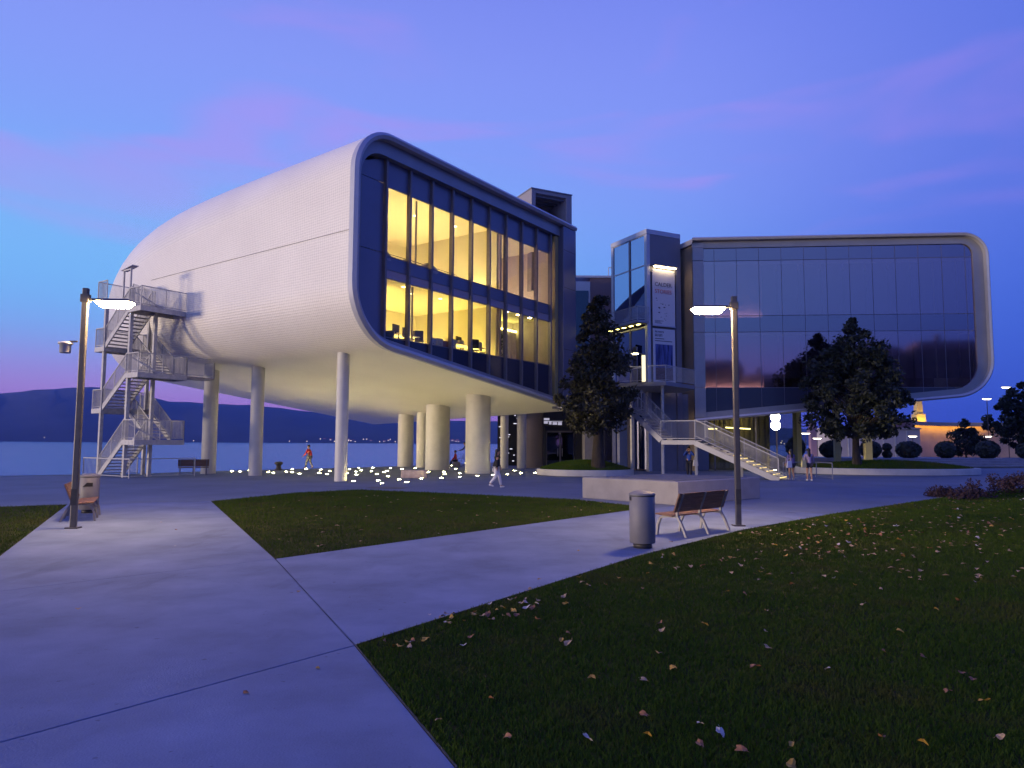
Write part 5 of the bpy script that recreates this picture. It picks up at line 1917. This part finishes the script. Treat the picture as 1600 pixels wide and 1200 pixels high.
rnd = random.Random(31)
sproto = None
for k in range(34):
    px = rnd.choice([rnd.uniform(0, 320), rnd.uniform(420, 720), rnd.uniform(500, 640), rnd.uniform(1215, 1330)])
    Y = 2985
    x = (px - 800) / 1120 * Y
    if sproto is None:
        sproto = thing('shore_lamp', 'tiny warm light along the far shore of the bay', 'lamp', (x, Y, -2.6), 0, 'lights along the far shore')
        MB().tube([(0, 0, 0), (0, 0, 6)], 0.35, 6).build('post', M_pole, sproto)
        MB().lathe([(0, 5.5), (1.3, 6.2), (1.5, 7.2), (0.9, 8.2), (0, 8.5)], 8).build('globe', E_shore, sproto)
    else:
        c = copy_tree(sproto)
        c.location = (x, Y + rnd.uniform(-10, 10), -2.6 + rnd.choice([0, 0, 3, 10]))
hp = None
for k in range(22):
    px = rnd.uniform(505, 650) if k < 15 else rnd.uniform(700, 730)
    Y = 3040
    x = (px - 800) / 1120 * Y
    if hp is None:
        hp = thing('shore_house', 'tiny pale house on the far shore under the pavilion soffit', 'house', (x, Y, 2), 0, 'houses on the far shore')
        MB().box(-5, 5, -4, 4, 0, 6).build('wall', M_pale, hp)
        MB().hexa([(-5.5, -4.5, 6), (5.5, -4.5, 6), (5.5, 4.5, 6), (-5.5, 4.5, 6)], [(-5.5, -0.2, 9), (5.5, -0.2, 9), (5.5, 0.2, 9), (-5.5, 0.2, 9)]).build('roof', M_terra, hp)
        MB().box(-2, -0.5, -4.1, -4.02, 2, 4).build('window', E_shore, hp)
    else:
        c = copy_tree(hp)
        c.location = (x, Y + rnd.uniform(0, 50), rnd.uniform(1, 9))
        c.rotation_euler = (0, 0, rnd.uniform(-0.6, 0.6))

# ================================================================== CITY BLOCKS behind the viewer (mirrored in the glass)
rnd = random.Random(9)
M_city = mat('city_stone', (0.16, 0.14, 0.13), 0.85, var=0.15, vscale=0.1)
M_cwin = mat('city_window', (0.03, 0.03, 0.04), 0.25)
x = -70
k = 0
names = ['low stone block', 'tall stone block', 'wide stone block', 'narrow stone block', 'stepped stone block']
while x < 175:
    w = rnd.uniform(13, 24)
    h = rnd.uniform(19, 25) + (5 if x > 60 else 0)
    t = thing('city_block', 'dark stone apartment block seen only as a reflection in the right glass', 'building', (x, -120, 0), 0, 'street front mirrored in the glass')
    MB().box(0, w, -12, 0, 0, h).build('wall', M_city, t)
    MB().hexa([(0, -12, h), (w, -12, h), (w, 0, h), (0, 0, h)], [(1.5, -10, h + 2.4), (w - 1.5, -10, h + 2.4), (w - 1.5, -1.5, h + 2.4), (1.5, -1.5, h + 2.4)]).build('roof', M_brown, t)
    MB().box(w * 0.3, w * 0.3 + 1.2, -5, -4, h + 2.2, h + 4.6).build('chimney', M_city, t)
    wm = None
    for fz in range(int(h // 3.4) - 1):
        for fx in range(int(w // 3)):
            if wm is None:
                wm = MB().box(0, 1.2, 0.0, 0.06, 0, 1.9).build('window', M_cwin, t)
                o = wm
            else:
                o = wm.copy()
                link(o, t)
            o.location = (1.2 + fx * 3, 0.01, 4 + fz * 3.4)
    x += w + rnd.choice([0.0, 0.0, 2.5])
    k += 1

# ================================================================== PEOPLE
M_skn = mat('skin_tone', (0.42, 0.24, 0.17), 0.6)
M_hairb = mat('black_hair', (0.012, 0.010, 0.010), 0.5)
M_jblack = mat('black_jacket', (0.012, 0.012, 0.015), 0.8, var=0.2, vscale=6)
M_wtrous = mat('white_trousers', (0.70, 0.68, 0.70), 0.85, var=0.05, vscale=5)
M_blue = mat('bright_blue_shirt', (0.03, 0.08, 0.45), 0.8, var=0.1)
M_shoe = mat('dark_shoe', (0.03, 0.03, 0.03), 0.6)
M_wshoe = mat('white_shoe', (0.6, 0.6, 0.62), 0.6)
M_red = mat('red_jacket', (0.42, 0.025, 0.03), 0.8)
M_mauve = mat('mauve_top', (0.20, 0.15, 0.30), 0.85)
M_shorts = mat('dark_shorts', (0.02, 0.02, 0.035), 0.85)
M_ccloth = mat('pale_cloth', (0.62, 0.62, 0.72), 0.85)


def skinned(name, verts, edges, rads, m, parent, sub=1, root=0):
    me = bpy.data.meshes.new(name)
    me.from_pydata([tuple(v) for v in verts], edges, [])
    o = bpy.data.objects.new(name, me)
    link(o, parent)
    md = o.modifiers.new('skin', 'SKIN')
    md.use_smooth_shade = True
    if not me.skin_vertices:
        bm = bmesh.new()
        bm.from_mesh(me)
        bm.verts.layers.skin.verify()
        bm.to_mesh(me)
        bm.free()
    sv = me.skin_vertices[0].data
    for i, r_ in enumerate(rads):
        sv[i].radius = r_ if isinstance(r_, tuple) else (r_, r_)
        sv[i].use_root = (i == root)
    sd = o.modifiers.new('sub', 'SUBSURF')
    sd.levels = sub
    sd.render_levels = sub
    me.materials.append(m)
    return o


def person(label, loc, heading, H=1.65, legL=(0.18, 0.0), legR=(-0.2, 0.12), armL=(0.05, 0.25), armR=(0.05, -0.2), top=None, bottom=None, shoes=None,
           hair='short', lower='trousers', top_len=0.0, hands_face=False, lean=0.05, seated=False, sleeves=True, bulk=1.10):
    """local x = forward, y = left. legs: (forward swing of the foot, heel lift / knee bend); arms: (outward, forward swing)"""
    t = thing('person', label, 'person', loc, heading)
    k = H / 1.70
    hipz = 0.90 * k if not seated else 0.55 * k
    V, E, Rr = [], [], []

    def vtx(p, r_):
        V.append(Vector(p))
        Rr.append(r_)
        return len(V) - 1

    def L(*ids):
        for a, b in zip(ids, ids[1:]):
            E.append((a, b))

    pel = vtx((0, 0, hipz), (0.13 * k, 0.11 * k))
    wa = vtx((lean * 0.3, 0, hipz + 0.20 * k), (0.115 * k, 0.09 * k))
    ch = vtx((lean * 0.8, 0, hipz + 0.40 * k), (0.145 * k, 0.10 * k))
    nk0 = vtx((lean * 1.1, 0, hipz + 0.52 * k), 0.065 * k)
    nk = vtx((lean * 1.25, 0, hipz + 0.58 * k), 0.05 * k)
    h0 = vtx((lean * 1.3 + 0.015, 0, hipz + 0.645 * k), 0.075 * k)
    h1 = vtx((lean * 1.3 + 0.01, 0, hipz + 0.725 * k), (0.085 * k, 0.095 * k))
    h2 = vtx((lean * 1.3, 0, hipz + 0.79 * k), 0.055 * k)
    L(pel, wa, ch, nk0, nk, h0, h1, h2)
    nose = vtx((lean * 1.3 + 0.118, 0, hipz + 0.69 * k), 0.014 * k)
    L(h1, nose)
    limb = {}
    for sd, (fw_, lf) in ((1, legL), (-1, legR)):
        hp_ = vtx((0, 0.09 * k * sd, hipz - 0.04 * k), 0.095 * k)
        if seated:
            kn = vtx((0.40 * k, 0.11 * k * sd, hipz - 0.02), 0.065 * k)
            an = vtx((0.40 * k + fw_, 0.11 * k * sd, 0.09 * k), 0.042 * k)
            toe = vtx((0.58 * k + fw_, 0.12 * k * sd, 0.035), 0.035 * k)
        else:
            kn = vtx((fw_ * 0.5 + 0.05 + lf * 0.4, 0.095 * k * sd, 0.48 * k), 0.062 * k)
            an = vtx((fw_ - lf * 0.3, 0.09 * k * sd, 0.085 * k + lf), 0.040 * k)
            toe = vtx((fw_ + 0.17 * k - lf * 0.2, 0.10 * k * sd, 0.035 + lf * 0.35), 0.034 * k)
        L(pel, hp_, kn, an, toe)
        limb[('leg', sd)] = (hp_, kn, an, toe)
    for sd, (outw, fw_) in ((1, armL), (-1, armR)):
        shz = hipz + 0.47 * k
        shd = vtx((lean, 0.175 * k * sd, shz), 0.060 * k)
        if hands_face:
            el = vtx((lean + 0.16, (0.27 + outw) * k * sd, shz - 0.14 * k), 0.043 * k)
            wr = vtx((lean + 0.20, 0.10 * k * sd, shz + 0.14 * k), 0.032 * k)
            hdn = vtx((lean + 0.19, 0.06 * k * sd, shz + 0.21 * k), (0.036 * k, 0.02 * k))
            dirv = Vector((-0.05, -0.5 * sd, 0.85)).normalized()
        else:
            el = vtx((lean + fw_ * 0.45, (0.20 + outw) * k * sd, shz - 0.27 * k), 0.043 * k)
            wr = vtx((lean + fw_ + 0.05, (0.21 + outw) * k * sd, shz - 0.50 * k + abs(fw_) * 0.35), 0.031 * k)
            dirv = (V[wr] - V[el]).normalized()
            hdn = vtx(V[wr] + dirv * 0.07 * k, (0.038 * k, 0.02 * k))
        L(ch, shd, el, wr, hdn)
        limb[('arm', sd)] = (shd, el, wr)
        side = dirv.orthogonal().normalized()
        for j, ln in enumerate((0.062, 0.074, 0.08, 0.074, 0.058)):
            off = side * ((j - 2) * 0.016 * k)
            if j == 0:
                f1 = vtx(V[wr] + dirv * 0.03 * k + side * -0.042 * k, 0.009 * k)
                f2 = vtx(V[f1] + (dirv * 0.7 - side * 0.5) * 0.045 * k, 0.008 * k)
                L(wr, f1, f2)
            else:
                f1 = vtx(V[hdn] + off + dirv * ln * 0.55 * k, 0.0085 * k)
                f2 = vtx(V[f1] + (dirv + Vector((0.35, 0, 0))).normalized() * ln * 0.5 * k, 0.007 * k)
                L(hdn, f1, f2)
    skinned('body', V, E, Rr, M_skn, t, 1, 0)

    def sub_part(name, ids, links_, grow, m, extra=None):
        idx = {a: i for i, a in enumerate(ids)}
        vs = [V[a] for a in ids]
        rr = []
        for a in ids:
            r_ = Rr[a]
            r_ = r_ if isinstance(r_, tuple) else (r_, r_)
            rr.append((r_[0] * grow + 0.012, r_[1] * grow + 0.012))
        es = [(idx[a], idx[b]) for a, b in links_]
        if extra:
            for (base, pos, rad) in extra:
                vs.append(Vector(pos))
                rr.append((rad, rad * 0.8))
                es.append((idx[base], len(vs) - 1))
        return skinned(name, vs, es, rr, m, t, 1, 0)

    # garments
    la, ra = limb[('arm', 1)], limb[('arm', -1)]
    ids = [wa, ch, nk0, pel, la[0], la[1], ra[0], ra[1]]
    lk = [(wa, ch), (ch, nk0), (wa, pel), (ch, la[0]), (la[0], la[1]), (ch, ra[0]), (ra[0], ra[1])]
    if sleeves:
        ids += [la[2], ra[2]]
        lk += [(la[1], la[2]), (ra[1], ra[2])]
    ex = [(pel, (0, 0, hipz - top_len), 0.16 * k)] if top_len else None
    sub_part('jacket' if sleeves else 'shirt', ids, lk, bulk, top, ex)
    ll, rl = limb[('leg', 1)], limb[('leg', -1)]
    if lower == 'trousers':
        sub_part('trousers', [pel, *ll[:3], *rl[:3]], [(pel, ll[0]), (ll[0], ll[1]), (ll[1], ll[2]), (pel, rl[0]), (rl[0], rl[1]), (rl[1], rl[2])], 1.12, bottom)
    else:
        ids = [pel, ll[0], rl[0]]
        sub_part('shorts', ids, [(pel, ll[0]), (pel, rl[0])], 1.15, bottom, [(ll[0], V[ll[0]].lerp(V[ll[1]], 0.55), 0.09 * k), (rl[0], V[rl[0]].lerp(V[rl[1]], 0.55), 0.09 * k)])
    for lg in (ll, rl):
        a, b = V[lg[2]], V[lg[3]]
        heel = a + Vector((-0.05 * k, 0, -0.045 * k))
        skinned('shoe', [heel, (a + b) / 2 + Vector((0, 0, -0.015)), b], [(0, 1), (1, 2)], [0.045 * k, 0.046 * k, 0.036 * k], shoes or M_shoe, t, 1, 0)
    hc = V[h1]
    hm = MB()
    rr_ = 0.108 * k
    cap = []
    for j in range(7):
        th = math.pi * 0.60 * j / 6
        cap.append((rr_ * math.sin(th), rr_ * 1.05 * math.cos(th)))
    hm.lathe([(r_, z) for r_, z in cap], 16)
    ho = hm.build('hair', M_hairb, t)
    ho.location = hc + Vector((-0.022, 0, 0.012))
    ho.rotation_euler = (0, R(-24), 0)
    if hair == 'long':
        skinned('long_hair', [hc + Vector((-0.05, 0, 0.02)), hc + Vector((-0.085, 0, -0.12)), hc + Vector((-0.10, 0, -0.28)), hc + Vector((-0.10, 0, -0.42))],
                [(0, 1), (1, 2), (2, 3)], [(0.09 * k, 0.07 * k), (0.10 * k, 0.06 * k), (0.10 * k, 0.05 * k), (0.05 * k, 0.03 * k)], M_hairb, t)
    for sy in (1, -1):
        e_ = MB().lathe([(0.0, -0.01), (0.012, 0.0), (0.0, 0.01)], 8).build('eye', M_hairb, t)
        e_.location = hc + Vector((0.085, 0.032 * sy, -0.02))
    mo_ = MB().box(-0.004, 0.006, -0.022, 0.022, -0.005, 0.005).build('mouth', M_red, t)
    mo_.location = V[h0] + Vector((0.072, 0, -0.005))
    return t


person('woman in black jacket and white trousers walking right across the plaza', (-0.66, 30.7, 0), 0.12, 1.60, (0.22, 0.0), (-0.24, 0.10), (0.03, 0.1), (0.03, -0.08), M_jblack, M_wtrous, M_wshoe, 'long', top_len=0.10, bulk=1.75)
person('person in red and dark clothes walking along the quay by the bollard', (-14.3, 50.9, 0), 2.9, 1.66, (0.22, 0.0), (-0.22, 0.08), (0.06, 0.2), (0.06, -0.15), M_red, mat('grey_trousers', (0.12, 0.12, 0.13), 0.85), M_shoe)
person('man in bright blue shirt with hands raised to his face under the stair landing', (10.3, 41.8, 0), -1.9, 1.70, (0.05, 0), (-0.05, 0), (0.02, 0), (0.02, 0), M_blue, M_shorts, M_shoe, 'short', hands_face=True)
person('woman in mauve top and dark shorts standing at the foot of the lit stair', (15.0, 38.6, 0), 1.9, 1.60, (0.06, 0), (-0.06, 0), (0.03, 0.1), (0.03, 0.05), M_mauve, M_shorts, M_wshoe, 'long', lower='shorts', top_len=0.04)
person('woman in pale mauve top and black shorts to the right of her companion', (15.65, 37.9, 0), 1.5, 1.66, (0.05, 0), (-0.08, 0), (0.03, 0.05), (0.04, 0.1), mat('pale_mauve_top', (0.28, 0.22, 0.36), 0.85), M_shorts, M_wshoe, 'long', lower='shorts', top_len=0.05)
person('seated person in red jacket on the quay between the thick columns', (-4.35, 56.4, 0), 3.3, 1.60, (0.1, 0), (-0.05, 0), (0.04, 0.2), (0.04, 0.2), M_red, M_shorts, M_shoe, 'short', seated=True)
person('person in dark clothes riding a bicycle behind the thick column', (-3.55, 58.0, 0.28), 3.2, 1.64, (0.0, 0.12), (-0.1, 0.1), (0.04, 0.45), (0.04, 0.45), mat('navy_jacket', (0.02, 0.03, 0.07), 0.85), M_shorts, M_shoe, 'short', lean=0.18)

# seat for the seated person
t = thing('quay_block', 'low stone block under the seated person in red', 'block', (-4.35, 56.4, 0), 3.3)
MB().box(-0.3, 0.25, -0.4, 0.4, 0, 0.40).build('body', M_boxc, t, bevel=0.02)
# bicycle
t = thing('bicycle', 'dark bicycle under the rider behind the thick column', 'bicycle', (-3.55, 58.0, 0), 3.2)
for x_ in (-0.52, 0.52):
    w = MB()
    pts = [(x_ + 0.33 * math.cos(2 * math.pi * k / 20), 0, 0.34 + 0.33 * math.sin(2 * math.pi * k / 20)) for k in range(21)]
    w.tube(pts, 0.018, 6, cap=False)
    wo_ = w.build('wheel', M_black, t)
    s_ = MB()
    for k in range(6):
        a = k * math.pi / 6
        s_.tube([(x_ - 0.32 * math.cos(a), 0, 0.34 - 0.32 * math.sin(a)), (x_ + 0.32 * math.cos(a), 0, 0.34 + 0.32 * math.sin(a))], 0.003, 4)
    s_.build('spokes', M_galv, wo_)
f = MB()
for a, b in (((-0.52, 0, 0.34), (-0.15, 0, 0.34)), ((-0.52, 0, 0.34), (-0.22, 0, 0.78)), ((-0.15, 0, 0.34), (-0.22, 0, 0.9)), ((-0.2, 0, 0.78), (0.34, 0, 0.82)), ((-0.15, 0, 0.34), (0.36, 0, 0.75)), ((0.52, 0, 0.34), (0.33, 0, 1.0))):
    f.tube([a, b], 0.018, 6)
f.build('frame', M_dark, t)
MB().tube([(0.33, -0.28, 1.02), (0.34, 0, 1.0), (0.33, 0.28, 1.02)], 0.014, 6).build('handlebar', M_dark, t)
MB().box(-0.34, -0.1, -0.07, 0.07, 0.9, 0.95).build('saddle', M_black, t, bevel=0.02)


# bags
def bag(x, y, z, m, label, s_=1.0):
    t = thing('carried_bag', label, 'bag', (x, y, z), 0.3)
    MB().hexa([(-0.16 * s_, -0.06, 0), (0.16 * s_, -0.06, 0), (0.16 * s_, 0.06, 0), (-0.16 * s_, 0.06, 0)],
              [(-0.13 * s_, -0.03, 0.36 * s_), (0.13 * s_, -0.03, 0.36 * s_), (0.13 * s_, 0.03, 0.36 * s_), (-0.13 * s_, 0.03, 0.36 * s_)]).build('pouch', m, t, bevel=0.03)
    MB().tube([(-0.1 * s_, 0, 0.35 * s_), (-0.06 * s_, 0, 0.5 * s_), (0.06 * s_, 0, 0.5 * s_), (0.1 * s_, 0, 0.35 * s_)], 0.012, 6).build('handle', m, t)


bag(10.62, 41.6, 0.62, M_ccloth, 'white bag hanging at the side of the man in blue')
bag(14.72, 38.2, 0.66, M_ccloth, 'white and navy bag at the hip of the left woman by the stair')
bag(15.32, 37.8, 0.70, mat('yellow_bag', (0.60, 0.52, 0.22), 0.8), 'yellow bag held between the two women by the stair')

# ================================================================== FALLEN LEAVES
rnd = random.Random(101)
kinds = [('yellow', (0.42, 0.24, 0.04), 'yellow fallen leaf lying on the dark grass'), ('brown', (0.26, 0.11, 0.05), 'rusty brown fallen leaf lying on the dark grass'),
         ('pale', (0.46, 0.40, 0.38), 'pale upturned fallen leaf lying on the dark grass'), ('tan', (0.36, 0.24, 0.14), 'tan fallen leaf lying on the dark grass')]
protos = []
for ki, (nm, colr, lb) in enumerate(kinds):
    m_ = mat('leaf_' + nm, colr, 0.75, var=0.3, vscale=30)
    for vr in range(3):
        rr = random.Random(ki * 10 + vr)
        outline = []
        for k in range(12):
            a = 2 * math.pi * k / 12
            w = 0.035 * (0.75 + 0.35 * abs(math.sin(a * (1.5 + vr))) + rr.uniform(-0.1, 0.1))
            outline.append((math.cos(a) * w * (1.5 if vr else 1.25), math.sin(a) * w * 0.95, 0.012 * math.cos(a * 2 + vr) + rr.uniform(0, 0.008)))
        me = bpy.data.meshes.new('fallen_leaf')
        me.from_pydata([(0, 0, 0)] + outline + [(0.07, 0.0, 0.008), (0.07, 0.004, 0.008)], [], [(0, k + 1, (k + 1) % 12 + 1) for k in range(12)] + [(1, 13, 14)])
        me.materials.append(m_)
        protos.append((me, lb, nm))
GRP = {'yellow': 'yellow leaves on the lawn', 'brown': 'brown leaves on the lawn', 'pale': 'pale leaves on the lawn', 'tan': 'tan leaves on the lawn'}
spots = []
clusters = [(-0.45, 7.95, 0.33, 30), (0.05, 8.7, 0.3, 16), (0.9, 9.9, 0.5, 8), (3.0, 11.6, 0.7, 14), (5.6, 13.4, 0.9, 26), (7.4, 14.2, 1.2, 26), (8.6, 17.0, 1.4, 22), (6.8, 16.6, 1.2, 16), (-1.0, 7.0, 0.25, 6)]
for cx, cy, r_, n_ in clusters:
    for k in range(n_):
        spots.append((rnd.gauss(cx, r_), rnd.gauss(cy, r_ * 0.7)))
while len(spots) < 330:
    y = 3.4 + 22 * rnd.random() ** 1.5
    spots.append((rnd.uniform(-0.1 * y - 0.6, 0.74 * y), y))
for (x, y) in spots:
    if not inside((x, y), LAWN_R):
        continue
    me, lb, nm = protos[rnd.choices(range(12), [1.2, 1.2, 1, 1, 1, 1, 0.8, 0.8, 0.8, 1.4, 1.4, 1.4])[0]]
    o = bpy.data.objects.new('fallen_leaf', me)
    link(o)
    s_ = rnd.uniform(0.45, 0.95) * (1 + max(0, y - 8) / 28)
    o.scale = (s_, s_, s_)
    o.location = (x, y, 0.035)
    o.rotation_euler = (rnd.uniform(-0.5, 0.5), rnd.uniform(-0.5, 0.5), rnd.uniform(0, 6.28))
    tag(o, lb, 'leaf', GRP[nm])
for (x, y) in ((-1.62, 6.2), (-0.9, 8.1), (-2.7, 9.3), (0.4, 10.2), (-6.1, 13.2), (-8.2, 17.0), (-4.9, 8.3), (1.2, 12.9), (3.1, 14.1), (-2.0, 5.6), (-7.2, 15.6)):
    me, lb, nm = protos[rnd.randrange(12)]
    o = bpy.data.objects.new('fallen_leaf', me)
    link(o)
    s_ = rnd.uniform(0.45, 0.8)
    o.scale = (s_, s_, s_)
    o.location = (x, y, 0.008)
    o.rotation_euler = (rnd.uniform(-0.2, 0.2), rnd.uniform(-0.2, 0.2), rnd.uniform(0, 6.28))
    tag(o, 'single dry fallen leaf lying on the pale concrete path', 'leaf', 'leaves blown onto the path')
# leaf litter farther off and on the middle lawn
ll_ = MB()
for k in range(420):
    if k < 330:
        y = rnd.uniform(10, 30)
        x = rnd.uniform(0.3 * y, 0.74 * y)
        if not inside((x, y), LAWN_R):
            continue
    else:
        x, y = rnd.uniform(-8, 3), rnd.uniform(13, 26)
        if not inside((x, y), LAWN_M):
            continue
    a = rnd.uniform(0, 6.28)
    s_ = rnd.uniform(0.03, 0.065)
    z = 0.03
    ll_.add([(x + s_ * math.cos(a), y + s_ * math.sin(a), z), (x + s_ * 0.6 * math.cos(a + 1.6), y + s_ * 0.6 * math.sin(a + 1.6), z + 0.025),
             (x - s_ * math.cos(a), y - s_ * math.sin(a), z + 0.01), (x - s_ * 0.6 * math.cos(a + 1.6), y - s_ * 0.6 * math.sin(a + 1.6), z + 0.02)], [(0, 1, 2, 3)])
o = ll_.build('leaf_litter', mat('leaf_tan', (0.36, 0.24, 0.14), 0.75))
tag(o, 'thin scatter of small tan leaves over the farther lawns', 'leaves', kind='stuff')

# ================================================================== HAZE
hz = MB().box(-8200, 8200, -900, 6450, -7.0, 345).build('haze', None)
hm = bpy.data.materials.new('thin_evening_air')
hm.use_nodes = True
hm.node_tree.nodes.clear()
ho = hm.node_tree.nodes.new('ShaderNodeOutputMaterial')
pv = hm.node_tree.nodes.new('ShaderNodeVolumePrincipled')
pv.inputs['Color'].default_value = (0.12, 0.25, 1.0, 1)
pv.inputs['Density'].default_value = 0.0001
pv.inputs['Density Attribute'].default_value = ''
hm.cycles.homogeneous_volume = True
hm.node_tree.links.new(pv.outputs[0], ho.inputs['Volume'])
hz.data.materials.append(hm)
tag(hz, 'thin evening haze over the bay', 'haze', kind='stuff')
